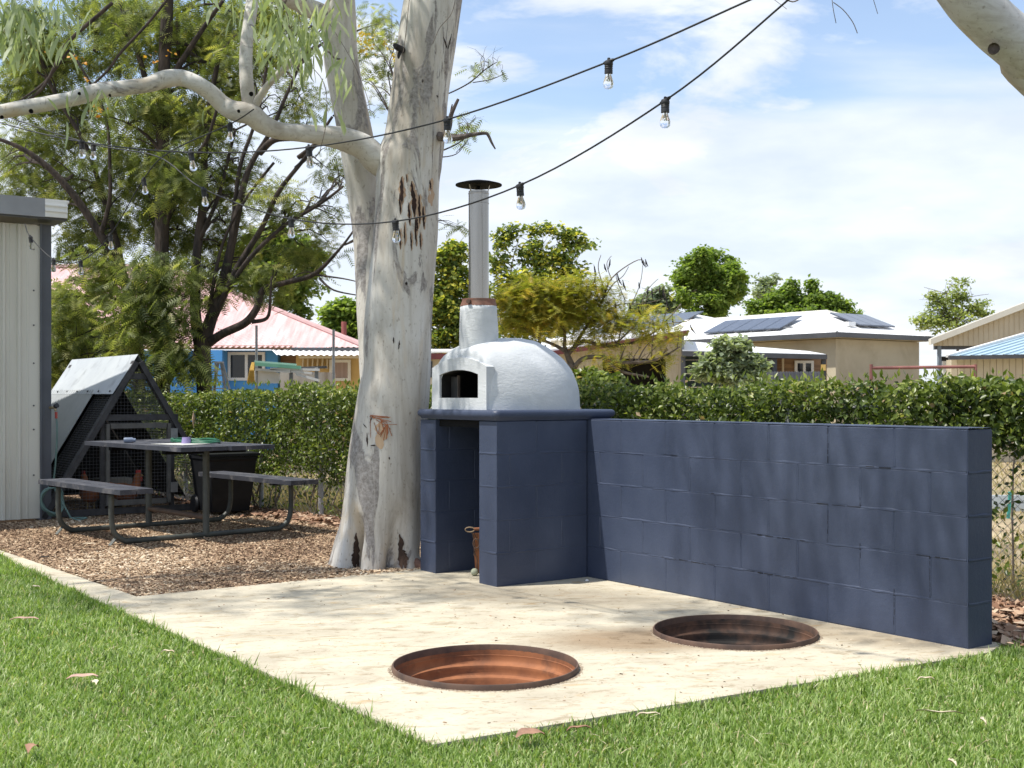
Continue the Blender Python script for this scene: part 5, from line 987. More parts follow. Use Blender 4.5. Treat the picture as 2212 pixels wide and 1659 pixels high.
# poles and junk in that yard
for (x_, y0, lab) in ((554, 703, 'grey steel pole before the blue wall'), (720.5, 712, 'grey steel pole before the ochre wall')):
    one('steel_pole', M_galv, None, lambda m: m.tube([W(x_, 1000, 18)*1.0, W(x_, y0, 18)], 0.020, 10), label=lab, cat='pole', group='grey steel poles in the neighbouring yard')
one('water_tank', mat('stained_cement', (0.55, 0.50, 0.44), (0.40, 0.35, 0.30), 3, 0.9, dirt=(0.30, 0.24, 0.18), stretch=(1, 1, 0.3)), None, lambda m: m.abox(W(605, 0, 18.4).x, W(708, 0, 18.4).x, 18.4, 19.2, -0.045, W(0, 804, 18.4).z), label='stained grey cement trough under the pipes behind the hedge', cat='tank')
one('white_sheet', M_wframe, None, lambda m: m.slab([W(547, 828, 18), W(604, 828, 18), W(604, 806, 18), W(580, 800, 18), W(547, 801, 18)], (0, 0.03, 0)), label='white sheet leaning by the green pipes', cat='board')
pr = thing('pipe_rack', 'rack with green pipes and pale planks behind the hedge', 'pipe rack', tuple(G(625, 1020, -0.045)))
one('pipe', mat('green_pipe', (0.22, 0.50, 0.36), (0.16, 0.40, 0.29), 4, 0.5), pr, lambda m: m.bar(W(547, 786, 17.9), W(650, 794, 17.9), 0.05, 0.05))
one('pipe', mat('light_green_pipe', (0.40, 0.60, 0.50), (0.32, 0.52, 0.42), 4, 0.5), pr, lambda m: m.bar(W(550, 781, 18.0), W(640, 788, 18.0), 0.04, 0.03))
one('rail', M_gutter, pr, lambda m: m.bar(W(648, 795, 18), W(706, 793, 18), 0.04, 0.035))
for (a, b) in (((552, 798), (628, 803)), ((630, 802), (675, 806)), ((640, 808), (690, 822)), ((585, 797), (690, 799))): one('plank', M_wframe, pr, lambda m: m.bar(W(*a, 17.95), W(*b, 17.95), 0.10, 0.035))
for x_ in (629, 684): one('post', M_galv, pr, lambda m: m.bar(W(x_, 1015, 17.97), W(x_, 793, 17.97), 0.05, 0.05))
one('rope', mat('yellow_rope', (0.65, 0.42, 0.10), (0.50, 0.30, 0.07), 20, 0.9), None, lambda m: [m.tube([W(545+i*0.8, 783, 17.8), W(540+i*1.6, 800, 17.75), W(534+i*3, 828, 17.8)], 0.010, 5, False) for i in range(6)], label='bunch of yellow rope hanging from the pipes', cat='rope')
lad = thing('step_ladder', 'pale aluminium step ladder against the blue wall', 'ladder', tuple(W(477, 980, 19)))
for (a, b) in (((472, 783), (452, 900)), ((477, 783), (497, 900)), ((466, 783), (462, 900)), ((481, 785), (508, 890))): one('rail', M_galv, lad, lambda m: m.bar(W(*a, 19), W(*b, 19), 0.03, 0.03))
one('top', M_galv, lad, lambda m: m.bar(W(464, 783, 19), W(482, 783, 19), 0.12, 0.03))
for i in range(4): one('rung', M_galv, lad, lambda m: m.bar(W(470-i*2.6, 797+i*14, 19), W(480+i*2.4, 797+i*14, 19), 0.06, 0.02))
# --- red low building strip behind the trunk right side
rb = thing('maroon_shed', 'low shed with white roof edge and maroon fascia left of the oven', 'shed', (-1.3, 24.5, -0.045))
one('roof', M_wroof, rb, lambda m: m.slab([W(880, 762, 24), W(985, 762, 24), W(980, 757, 26), W(885, 757, 26)], (0, 0, 0.03)))
one('fascia', M_maroon, rb, lambda m: m.abox(W(880, 0, 24).x, W(985, 0, 24).x, 24, 24.05, W(0, 776, 24).z, W(0, 763, 24).z))
one('wall', M_cream, rb, lambda m: m.abox(W(880, 0, 24).x, W(985, 0, 24).x, 24.2, 26, -0.045, W(0, 766, 24).z))
one('window', M_pane, rb, lambda m: m.abox(W(925, 0, 24).x, W(933, 0, 24).x, 24.17, 24.19, W(0, 815, 24).z, W(0, 780, 24).z))
# --- shed with the maroon fascia behind the feathery tree
SD = 27.0
ms = thing('cream_shed', 'cream corrugated shed with maroon fascia and dark doorway behind the feathery tree', 'shed', (3.0, 28, -0.045))
zt = W(0, 724, SD).z
for nm, x0, x1, y0, y1 in (('wall', 1190, 1301.6, 735, 1000), ('wall', 1438, 1473, 725, 1000), ('wall', 1301.6, 1438, 728, 774.6)):
    one(nm, M_cream, ms, lambda m: ribbed(m, W(x0, min(y1, 968), SD), W(x1, min(y1, 968), SD), Z*(W(0, y0, SD).z-W(0, min(y1, 968), SD).z), 0.09, 0.045, 0.014, n=(0, -1, 0)))
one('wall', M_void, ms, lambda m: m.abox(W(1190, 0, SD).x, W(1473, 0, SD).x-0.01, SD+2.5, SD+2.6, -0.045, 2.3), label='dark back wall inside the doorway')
one('wall', M_cream, ms, lambda m: m.abox(W(1473, 0, SD).x-0.02, W(1473, 0, SD).x+0.02, SD+0.02, SD+2.5, -0.045, 2.4))
one('corner_trim', M_galv, ms, lambda m: m.abox(W(1473, 0, SD).x-0.01, W(1473, 0, SD).x+0.045, SD-0.03, SD, -0.045, zt))
one('roof', M_wroof, ms, lambda m: m.slab([W(1180, 756, SD-0.4), W(1489, 712, SD-0.4), W(1486, 703, SD+3), W(1180, 732, SD+3)], (0, 0, -0.05)))
one('fascia', M_maroon, ms, lambda m: m.slab([W(1180, 770, SD-0.45), W(1486, 725, SD-0.45), W(1489, 713, SD-0.45), W(1180, 760, SD-0.45)], (0, 0.05, 0)))
# --- hip roofed white house with solar panels
hc = Vector((8.2, 30.7, 0)); EZ = 2.75; wh = thing('white_roof_house', 'beige house with white hip roof, charcoal gutter and solar panels on the right', 'house', (8.2, 33.4, -0.045))
def HP(t, s, z): return hc+U*t+V*s+Z*z
apx = HP(1.94, 1.94, 3.47); rdg = HP(7.5, 1.94, 3.47); k_ = (3.47-EZ)/1.94
one('roof', M_wroof, wh, lambda m: m.add([HP(0, 0, EZ), HP(7.5, 0, EZ), rdg, apx], [(0, 1, 2, 3)]), label='white roof slope facing left')
one('roof', M_wroof, wh, lambda m: m.add([HP(0, 0, EZ), HP(0, 3.88, EZ), apx], [(0, 1, 2)]), label='white hip end of the roof')
one('roof', M_wroof, wh, lambda m: m.add([HP(0, 3.88, EZ), HP(7.5, 3.88, EZ), rdg, apx], [(0, 1, 2, 3)]))
one('ridge_cap', mat('cream_flashing', (0.72, 0.69, 0.62), (0.66, 0.63, 0.56), 3, 0.5), wh, lambda m: (m.tube([HP(0, 0, EZ+0.01), apx+Z*0.01, rdg+Z*0.01], 0.035, 6), m.tube([HP(0, 3.88, EZ), apx+Z*0.01], 0.03, 6)))
one('gutter', M_gutter, wh, lambda m: (m.bar(HP(-0.05, -0.05, EZ-0.06), HP(7.5, -0.05, EZ-0.06), 0.09, 0.13), m.bar(HP(-0.05, -0.09, EZ-0.058), HP(-0.05, 3.9, EZ-0.058), 0.09, 0.125)))
one('soffit', M_beige, wh, lambda m: m.slab([HP(0, 0, EZ-0.13), HP(7.5, 0, EZ-0.13), HP(7.5, 3.88, EZ-0.13), HP(0, 3.88, EZ-0.13)], (0, 0, 0.01)))
one('wall', M_beige, wh, lambda m: m.slab([HP(0.25, 0.25, -0.045), HP(7.3, 0.25, -0.045), HP(7.3, 3.7, -0.045), HP(0.25, 3.7, -0.045)], (0, 0, EZ-0.1)))
def solar(parent, f, nt, ns, t0, t1, s0, s1, grp=None):
    for i in range(nt):
        for j in range(ns):
            ta = t0+(t1-t0)*i/nt+0.012; tb_ = t0+(t1-t0)*(i+1)/nt-0.012; sa = s0+(s1-s0)*j/ns+0.012; sb = s0+(s1-s0)*(j+1)/ns-0.012
            one('solar_panel', mat('solar_glass', (0.10, 0.115, 0.15), (0.07, 0.085, 0.115), 2, 0.22, stretch=(6, 6, 6)), parent, lambda m: m.slab([f(ta, sa), f(tb_, sa), f(tb_, sb), f(ta, sb)], (0, 0, 0.035)))
solar(wh, lambda t, s: HP(t, s, EZ+k_*s+0.06+0.05*(s-0.4)), 5, 1, 2.2, 5.1, 0.35, 1.25)
one('panel_rail', M_galv, wh, lambda m: m.bar(HP(1.9, 0.5, EZ+k_*0.5+0.05), HP(5.2, 0.5, EZ+k_*0.5+0.05), 0.04, 0.04))
solar(wh, lambda t, s: HP(t, s, EZ+k_*t+0.07), 1, 3, 0.45, 1.45, 1.45, 2.95)
one('pipe_boot', M_wframe, wh, lambda m: m.box(HP(0.55, 1.2, EZ+k_*0.55+0.08), U*0.06, V*0.14, Z*0.05))
# left wing
hw = thing('white_roof_house', 'white hip roof with dark solar panels above the maroon fascia shed', 'house', (4.5, 38.5, -0.045))
wb = Vector((6.75, 36.5, 0)); 
def HQ(t, s, z): return wb+U*t+V*s+Z*z
a2 = HQ(3.2, 1.2, 3.85); b2 = HQ(6.5, 1.2, 3.85)
one('roof', M_wroof, hw, lambda m: m.add([HQ(0, -1.2, 2.9), HQ(9, -1.2, 2.9), b2, a2], [(0, 1, 2, 3)]))
one('roof', M_wroof, hw, lambda m: m.add([HQ(0, -1.2, 2.9), HQ(0, 4.2, 2.9), a2], [(0, 1, 2)]))
one('gutter', M_gutter, hw, lambda m: m.bar(HQ(0, -1.25, 2.83), HQ(9, -1.25, 2.83), 0.09, 0.13))
one('wall', M_beige, hw, lambda m: m.slab([HQ(0.4, -0.8, -0.045), HQ(8.6, -0.8, -0.045), HQ(8.6, 3.8, -0.045), HQ(0.4, 3.8, -0.045)], (0, 0, 2.8)))
solar(hw, lambda t, s: HQ(t, s, 2.9+(3.85-2.9)/2.4*(s+1.2)+0.07), 4, 2, 2.4, 6.4, -1.0, 1.0)
# patio
pt = thing('patio', 'dark patio with white roof and charcoal gutter in front of the beige house', 'patio', (5.2, 27, -0.045))
PD = 26.5
one('roof', M_wroof, pt, lambda m: m.slab([W(1474, 759, PD), W(1784, 767, PD), W(1745, 760, PD+3), W(1474, 738, PD+3.6)], (0, 0, 0.02)))
one('gutter', M_gutter, pt, lambda m: m.slab([W(1474, 769, PD-0.1), W(1787, 776, PD-0.1), W(1787, 766, PD-0.1), W(1474, 758, PD-0.1)], (0, 0.1, 0)))
one('wall', mat('dark_teal_cladding', (0.028, 0.052, 0.062), (0.020, 0.040, 0.048), 3, 0.7), pt, lambda m: [m.abox(W(1476, 0, PD+1.2).x, W(1677, 0, PD+1.2).x, PD+1.2, PD+1.23-0.0, -0.045+i*0.155, 0.10+i*0.155) for i in range(14)])
one('wall', M_timber, pt, lambda m: m.abox(W(1677, 0, PD+1.3).x, W(1786, 0, PD+1.3).x, PD+1.3, PD+1.35, -0.045, 2.1), label='warm timber patio wall')
window(pt, 1716, 1757, 779, 825, PD+1.28, 2)
for x_ in (1476, 1674, 1780): one('post', M_gutter, pt, lambda m: m.abox(W(x_, 0, PD).x-0.045, W(x_, 0, PD).x+0.045, PD, PD+0.09, -0.045, W(0, 770, PD).z))
one('post', M_cream, pt, lambda m: m.abox(W(1694, 0, PD+1).x, W(1698, 0, PD+1).x, PD+1.2, PD+1.25, -0.045, 2.0))
one('lamp', mat('amber_lamp_glass', (0.75, 0.50, 0.15), (0.68, 0.45, 0.13), 3, 0.5), pt, lambda m: m.box(W(1778, 794, PD-0.06), (0.045, 0, 0), (0, 0.05, 0), (0, 0, 0.065)))
def palings():
    t = thing('paling_fence', 'dark grey paling fence in front of the patio', 'fence', (6.0, 25, -0.045)); sh = None
    for i in range(22):
        x_ = W(1640+i*6.3, 0, 25.5).x; 
        if sh is None:
            o = one('paling', mat('grey_paling', (0.12, 0.13, 0.15), (0.085, 0.092, 0.11), 3, 0.8), t, lambda m: m.slab([(x_, 25.5, -0.045), (x_+0.055, 25.5, -0.045), (x_+0.055, 25.5, W(0, 804, 25.5).z), (x_+0.028, 25.5, W(0, 802, 25.5).z), (x_, 25.5, W(0, 804, 25.5).z)], (0, 0.02, 0))); sh = o; x00 = x_
        else:
            c = sh.copy(); C.objects.link(c); c.location.x += x_-x00
    one('rail', MATS['grey_paling'], t, lambda m: m.abox(W(1640, 0, 25.5).x, W(1778, 0, 25.5).x, 25.52, 25.58, 1.40, 1.50))
palings()
# carport and blue roofed shed
cp = thing('carport', 'cream ribbed gable carport at the right edge behind the blue roofed shed', 'carport', (11, 26.5, -0.045))
def gable(m):
    D = 26.0; k = 26
    for i in range(k):
        xa = 2016+i*11.0; xb = xa+11.0; ta = 743-(xa-2011)*0.385; tb2 = 743-(xb-2011)*0.385
        m.slab([W(xa+0.6, 747, D), W(xb-0.6, 747, D), W(xb-0.6, tb2, D), W(xa+0.6, ta, D)], (0, 0.03, 0))
        m.slab([W(xb-0.6, 747, D-0.012), W(xb+0.6, 747, D-0.012), W(xb+0.6, tb2, D-0.012), W(xb-0.6, tb2, D-0.012)], (0, 0.03, 0))
one('gable', M_cream, cp, gable)
one('barge_board', mat('light_cream_trim', (0.70, 0.66, 0.55), (0.64, 0.60, 0.50), 3, 0.6), cp, lambda m: m.slab([W(2011, 745, 25.8), W(2320, 625, 25.8), W(2320, 612, 25.8), W(2011, 732, 25.8)], (0, 0.15, 0)))
one('beam', M_gutter, cp, lambda m: m.bar(W(2018, 751, 26.1), W(2320, 751, 26.1), 0.1, 0.08))
one('roof', M_wroof, cp, lambda m: m.slab([W(2011, 732, 25.85), W(2320, 612, 25.85), W(2320, 625, 32), W(2011, 745, 32)], (0, 0, 0.02)))
one('post', mat('blue_grey_post', (0.20, 0.24, 0.28), (0.16, 0.19, 0.22), 3, 0.6), cp, lambda m: m.tube([W(2029, 968, 26.05), W(2029, 748, 26.05)], 0.045, 12))
one('wall', M_void, cp, lambda m: m.abox(W(2034, 0, 29).x, W(2180, 0, 29).x, 29, 29.1, -0.045, W(0, 770, 29).z), label='dark back of the carport')
one('sheet', M_wframe, cp, lambda m: m.abox(W(2036, 0, 27).x, W(2052, 0, 27).x, 27, 27.05, W(0, 812, 27).z, W(0, 780, 27).z))
bs_ = thing('blue_roof_shed', 'cream ribbed shed with pale blue metal roof at the right edge', 'shed', (9.0, 22.5, -0.045))
M_broof = mat('pale_blue_roof', (0.40, 0.53, 0.60), (0.35, 0.48, 0.55), 2, 0.35)
one('roof', M_broof, bs_, lambda m: ribbed(m, W(2049, 770, 21.6), W(2330, 764, 21.6), W(2225, 720, 24.4)-W(2049, 770, 21.6), 0.19, 0.03, 0.022, n=Z))
one('verge', M_wframe, bs_, lambda m: m.bar(W(2047, 769, 21.6), W(2228, 717, 24.4), 0.07, 0.05))
one('gutter', M_gutter, bs_, lambda m: m.bar(W(2049, 773, 21.55), W(2330, 767, 21.55), 0.06, 0.07))
for i in range(17): one('panel', M_cream, bs_, lambda m: m.abox(W(2055+i*14, 0, 21.9).x, W(2055+i*14+13, 0, 21.9).x, 21.9, 21.94, -0.045, W(0, 776-i*0.4, 21.9).z))
one('wall', M_beige, bs_, lambda m: m.abox(W(2057, 0, 21.9).x, W(2055+17*14, 0, 21.9).x, 21.96, 22.2, -0.045, W(0, 777, 21.9).z))
rr_ = thing('pipe_rail', 'faded red pipe rail above the right part of the hedge', 'rail', (2.7, 9.5, -0.03))
M_redpipe = mat('faded_red_paint', (0.32, 0.13, 0.11), (0.22, 0.09, 0.075), 8, 0.7)
one('rail', M_redpipe, rr_, lambda m: m.tube([W(1882, 795, 10), W(2106, 792, 10)], 0.013, 8))
for x_ in (1882, 2107): one('post', M_redpipe, rr_, lambda m: m.tube([W(x_, 1160, 10), W(x_, 787, 10)], 0.014, 8))
# things seen through the wire at the right end
one('metal_sheet', mat('pale_metal_sheet', (0.55, 0.60, 0.62), (0.42, 0.47, 0.50), 3, 0.5), None, lambda m: m.abox(W(2100, 0, 12.6).x, W(2290, 0, 12.6).x, 12.6, 12.65, W(0, 1128, 12.6).z, W(0, 1070, 12.6).z), label='pale metal sheet seen through the wire behind the wall end', cat='metal sheet')
one('plastic_sheet', mat('white_plastic', (0.68, 0.70, 0.72), (0.5, 0.52, 0.55), 5, 0.5), None, lambda m: m.slab([W(2120, 1200, 10.2), W(2260, 1195, 10.2), W(2240, 1165, 10.6), (W(2130, 1160, 10.6))], (0, 0, 0.02)), label='crumpled white plastic lying beyond the wire fence', cat='plastic sheet')
one('teal_stake', mat('teal_paint', (0.08, 0.42, 0.36), (0.06, 0.34, 0.30), 3, 0.6), None, lambda m: m.bar(W(2178, 1120, 9.0), W(2182, 1062, 9.0), 0.02, 0.02), label='short teal stake behind the wire fence', cat='stake')

# ------------------------------------------------------------------ garden shed on the left
sc0 = G(86, 1124, 0); 
shed = thing('garden_shed', 'cream metal garden shed with charcoal corner post at the left edge', 'shed', tuple(sc0))
def SH(s, d, z): return sc0-V*s+U*d+Z*z               # s metres left along the front, d metres back
zt = 2.72
M_shedc = mat('shed_cream_metal', (0.62, 0.60, 0.53), (0.56, 0.54, 0.47), 3, 0.45, stretch=(1, 1, .3))
def trim(m):
    # a trimdek profile: wide pans, shallow folds, narrow ribs
    prof = [(0, 0), (0.10, 0), (0.105, 0.004), (0.115, 0.004), (0.12, 0), (0.165, 0), (0.175, 0.022), (0.195, 0.022), (0.205, 0), (0.25, 0), (0.255, 0.004), (0.265, 0.004), (0.27, 0), (0.30, 0), (0.31, 0.022), (0.33, 0.022), (0.34, 0),
            (0.40, 0), (0.405, 0.004), (0.415, 0.004), (0.42, 0)]
    pr_ = []; 
    for k in range(8): pr_ += [(s+k*0.44, d) for s, d in prof]
    vs = [SH(s, -d, 0.02) for s, d in pr_]+[SH(s, -d, zt) for s, d in pr_]; c = len(pr_); m.add(vs, [(i, i+1, c+i+1, c+i) for i in range(c-1)])
one('wall', M_shedc, shed, trim)
for z_ in (0.42, 0.84, 1.06, 1.45, 1.8, 2.12, 2.5): one('screw', M_gutter, shed, lambda m: m.lathe(SH(0.055, -0.002, z_), [(0.008, 0), (0.008, 0.005), (0.0001, 0.006)], 8, axis=-U))
one('wall', M_shedc, shed, lambda m: m.slab([SH(0, 0.02, 0.02), SH(0, 2.9, 0.02), SH(0, 2.9, zt-0.8), SH(0, 0.02, zt)], V*(-0.02)))
one('corner_post', mat('charcoal_post', (0.10, 0.11, 0.13), (0.08, 0.088, 0.105), 4, 0.5), shed, lambda m: (m.box(SH(-0.062, 0.09, 1.37), V*0.052, U*0.05, Z*1.37), m.box(SH(-0.006, 0.05, 1.37), V*0.006, U*0.07, Z*1.365)))
one('fascia', mat('shed_fascia_grey', (0.30, 0.31, 0.33), (0.26, 0.27, 0.29), 4, 0.5), shed, lambda m: m.box(SH(1.7, -0.17, zt+0.145), V*1.70, U*0.008, Z*0.085))
one('gutter', M_wframe, shed, lambda m: (m.box(SH(-0.10, -0.17, zt+0.145), V*0.10, U*0.010, Z*0.080), m.box(SH(-0.10, -0.185, zt+0.12), V*0.10, U*0.006, Z*0.006), m.box(SH(-0.10, -0.185, zt+0.17), V*0.10, U*0.006, Z*0.006)), label='pale gutter end at the shed corner')
one('eave', M_gutter, shed, lambda m: m.slab([SH(-0.2, -0.16, zt+0.045), SH(3.4, -0.16, zt+0.045), SH(3.4, 0.3, zt+0.045), SH(-0.2, 0.3, zt+0.045)], (0, 0, 0.02)))
one('roof', M_wroof, shed, lambda m: m.slab([SH(-0.22, -0.16, zt+0.21), SH(3.4, -0.16, zt+0.21), SH(3.4, 3.0, zt-0.75), SH(-0.05, 3.0, zt-0.75)], (0, 0, 0.02)))  # unseen back slope lowered to keep its shadow off the coop
one('base_plank', M_timber, shed, lambda m: m.box(SH(1.6, 0.04, 0.005), V*1.55, U*0.03, Z*0.02))
tap = thing('garden_tap', 'brass and black garden tap on the shed corner post', 'tap', tuple(SH(-0.125, 0.03, 1.05)))
one('spout', mat('brass', (0.45, 0.36, 0.22), (0.35, 0.27, 0.16), 8, 0.4, metal=0.6), tap, lambda m: m.tube([SH(-0.10, 0.05, 1.04), SH(-0.135, 0.01, 1.04), SH(-0.145, 0.0, 1.01)], 0.014, 8))
one('knob', M_rubber, tap, lambda m: m.lathe(SH(-0.13, 0.01, 1.045), [(0.0001, 0.02), (0.022, 0.02), (0.024, 0.05), (0.0001, 0.052)], 10, axis=(0.7, -0.5, 0.3)), smooth=True)
one('connector', mat('red_plastic', (0.45, 0.06, 0.05), (0.35, 0.05, 0.04), 8, 0.5), tap, lambda m: m.tube([SH(-0.146, 0.0, 1.0), SH(-0.148, 0.0, 0.94)], 0.013, 8))
M_hose = mat('grey_green_hose', (0.13, 0.22, 0.20), (0.10, 0.17, 0.155), 10, 0.5)
def hose(m):
    p = [SH(-0.148, 0.0, 0.95), SH(-0.15, -0.02, 0.8), SH(-0.14, 0.0, 0.5), SH(-0.13, 0.02, 0.3)]
    c = SH(-0.08, -0.10, 0.19); 
    for i in range(60):
        th = i*0.45; r = 0.13+0.02*math.sin(i*1.3); p.append(c+V*(r*math.cos(th)*0.7)+Z*(r*math.sin(th))-U*(0.02*math.sin(i*0.37)+i*0.0006))
    p += [SH(-0.22, -0.2, 0.03), SH(-0.32, -0.28, 0.02), SH(-0.36, -0.2, 0.02), SH(-0.26, -0.1, 0.015)]
    Q = spline([tuple(q) for q in p], 2); m.tube([Vector(q) for q in Q], 0.0085, 7)
one('garden_hose', M_hose, None, hose, smooth='all', label='grey green garden hose coiled at the foot of the shed corner', cat='hose')

# ------------------------------------------------------------------ chicken coop
CB = Vector((-3.648, 11.86, 0)); CH = 1.50; HWd = 0.89; CL = 2.1
coop = thing('chicken_coop', 'A frame chicken coop with corrugated roof and wire mesh front', 'chicken coop', tuple(CB))
def CP(p, q, z): return CB+V*p+U*q+Z*z
M_frame = mat('dark_stained_timber', (0.060, 0.058, 0.060), (0.035, 0.034, 0.036), 12, 0.85, 0.3)
M_galvroof = mat('zinc_sheet', (0.46, 0.49, 0.51), (0.40, 0.43, 0.45), 4, 0.42, metal=0.25)
def rafter(q, p=1): one('rafter', M_frame, coop, lambda m: m.bar(CP(p*HWd, q, 0.01), CP(p*0.02, q, CH-0.02), 0.05, 0.09, up=U))
for q in (0.0, CL): rafter(q, 1); rafter(q, -1)
for (a, b) in (((-0.36, 0.94), (0.40, 0.94)), ((-HWd+0.03, 0.04), (HWd-0.03, 0.04)), ((-0.10, 1.34), (0.10, 1.34))): one('crossbar', M_frame, coop, lambda m: m.bar(CP(a[0], 0.0, a[1]), CP(b[0], 0.0, b[1]), 0.045, 0.06))
for p in (-0.34, 0.34): one('upright', M_frame, coop, lambda m: m.bar(CP(p, 0.005, 0.04), CP(p, 0.005, 0.92), 0.04, 0.05, up=U))
door = one('door', mat('grey_door_timber', (0.13, 0.125, 0.115), (0.08, 0.078, 0.072), 10, 0.85), coop, lambda m: (m.bar(CP(-0.30, -0.03, 0.10), CP(-0.30, -0.03, 0.88), 0.03, 0.05, up=U), m.bar(CP(0.30, -0.03, 0.10), CP(0.30, -0.03, 0.88), 0.03, 0.05, up=U), m.bar(CP(-0.275, -0.03, 0.86), CP(0.275, -0.03, 0.86), 0.03, 0.05), m.bar(CP(-0.275, -0.03, 0.12), CP(0.275, -0.03, 0.12), 0.03, 0.05)), label='mesh door frame')
for z_ in (0.25, 0.78): one('hinge', M_galv, door, lambda m: m.box(CP(0.345, -0.06, z_), V*0.035, U*0.004, Z*0.05))
for p in (-HWd, HWd): one('base_rail', M_frame, coop, lambda m: m.bar(CP(p, 0.05, 0.04), CP(p, CL-0.05, 0.04), 0.05, 0.08))
one('ridge_beam', M_frame, coop, lambda m: m.bar(CP(0, 0.05, CH-0.07), CP(0, CL-0.05, CH-0.07), 0.04, 0.08))
sl = Vector((V.x*-HWd, V.y*-HWd, -CH)).normalized(); ns = U.cross(sl).normalized(); ns = ns if ns.z > 0 else -ns
def rp(q, d): return CP(0, q, CH+0.02)+sl*d+ns*0.03    # point down the left roof slope
one('roof_sheet', M_galvroof, coop, lambda m: corr(m, (rp(0.62, 1.70), rp(CL+0.06, 1.70), rp(CL+0.06, 0.38), rp(0.62, 0.38)), 0.076, 0.010))
def cap(m):
    sr = Vector((V.x*HWd, V.y*HWd, -CH)).normalized(); nr = Vector((V.x, V.y, 0)).normalized()
    t_ = CP(0, 0, CH+0.055)
    m.add([t_-U*0.02+sl*0.46+ns*0.016, t_+U*(CL+0.1)+sl*0.46+ns*0.016, t_+U*(CL+0.1), t_-U*0.02, t_-U*0.02+sr*0.10, t_+U*(CL+0.1)+sr*0.10], [(0, 1, 2, 3), (3, 2, 5, 4)])
one('ridge_cap', mat('white_ridge_sheet', (0.50, 0.53, 0.54), (0.44, 0.47, 0.49), 3, 0.45, dirt=(0.33, 0.35, 0.36), dscale=5), coop, cap, fix=False)
for i in range(6): one('screw', M_gutter, coop, lambda m: m.lathe(CP(0, 0.1+i*0.36, CH+0.055)+sl*0.43+ns*0.018, [(0.010, 0), (0.010, 0.008), (0.0001, 0.009)], 8, axis=ns))
M_wire = mat('coop_wire', (0.16, 0.165, 0.17), (0.10, 0.10, 0.105), 10, 0.6)
def front_wires(m):
    g = 0.033; r = 0.0015; n = int(HWd/g)
    for i in range(-n, n+1):
        p = i*g; zz = CH*(1-abs(p)/HWd)-0.03
        if zz > 0.05: m.tube([CP(p, -0.012, 0.05), CP(p, -0.012, zz)], r, 3, False)
    for j in range(2, int(CH/g)):
        z = j*g; w = HWd*(1-z/CH)-0.02
        if w > 0.03: m.tube([CP(-w, -0.014, z), CP(w, -0.014, z)], r, 3, False)
one('wire_mesh', M_wire, coop, front_wires, kind='stuff', fix=False, label='square wire mesh on the front')
M_wood2 = mat('side_slat_grey', (0.055, 0.056, 0.060), (0.035, 0.036, 0.040), 8, 0.8)
def side_wires(m):
    for i in range(66):
        d = 0.05+i*0.0252; m.box(CP(0, 0.34, CH)+sl*d+ns*0.004, U*0.30, sl*0.0045, ns*0.003)
    for i in range(5): m.box(CP(0, 0.05+i*0.14, CH)+sl*0.86+ns*0.009, U*0.002, sl*0.82, ns*0.002)
one('wire_mesh', M_wood2, coop, side_wires, kind='stuff', label='dark strip mesh on the sloping side')
one('lining', M_void, coop, lambda m: m.slab([CP(0, 0.06, CH-0.05)+sl*0.05-ns*0.03, CP(0, CL, CH-0.05)+sl*0.05-ns*0.03, CP(0, CL, CH-0.05)+sl*1.66-ns*0.03, CP(0, 0.06, CH-0.05)+sl*1.66-ns*0.03], ns*0.01), label='dark sheet under the roof')  # near-black sheet just inside the left slope
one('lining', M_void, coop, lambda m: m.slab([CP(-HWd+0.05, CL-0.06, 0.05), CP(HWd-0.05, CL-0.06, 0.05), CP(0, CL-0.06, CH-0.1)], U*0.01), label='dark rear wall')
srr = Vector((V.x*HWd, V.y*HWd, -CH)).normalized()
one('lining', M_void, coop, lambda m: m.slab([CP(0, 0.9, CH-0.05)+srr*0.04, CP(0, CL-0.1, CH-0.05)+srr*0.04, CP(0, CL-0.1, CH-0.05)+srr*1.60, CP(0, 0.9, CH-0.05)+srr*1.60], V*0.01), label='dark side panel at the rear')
def side_wire(m):
    for i in range(28): m.tube([CP(0, 0.03+i*0.033, CH-0.04)+srr*0.03, CP(0, 0.03+i*0.033, CH-0.04)+srr*1.64], 0.0014, 3, False)
    for j in range(48): m.tube([CP(0, 0.03, CH-0.04)+srr*(0.05+j*0.033), CP(0, 0.92, CH-0.04)+srr*(0.05+j*0.033)], 0.0014, 3, False)
one('wire_mesh', M_wire, coop, side_wire, kind='stuff', fix=False)
one('nest_box', mat('pale_board', (0.34, 0.32, 0.28), (0.25, 0.23, 0.2), 6, 0.9), coop, lambda m: m.box(CP(0.05, 0.9, 0.16), V*0.16, U*0.12, Z*0.14))
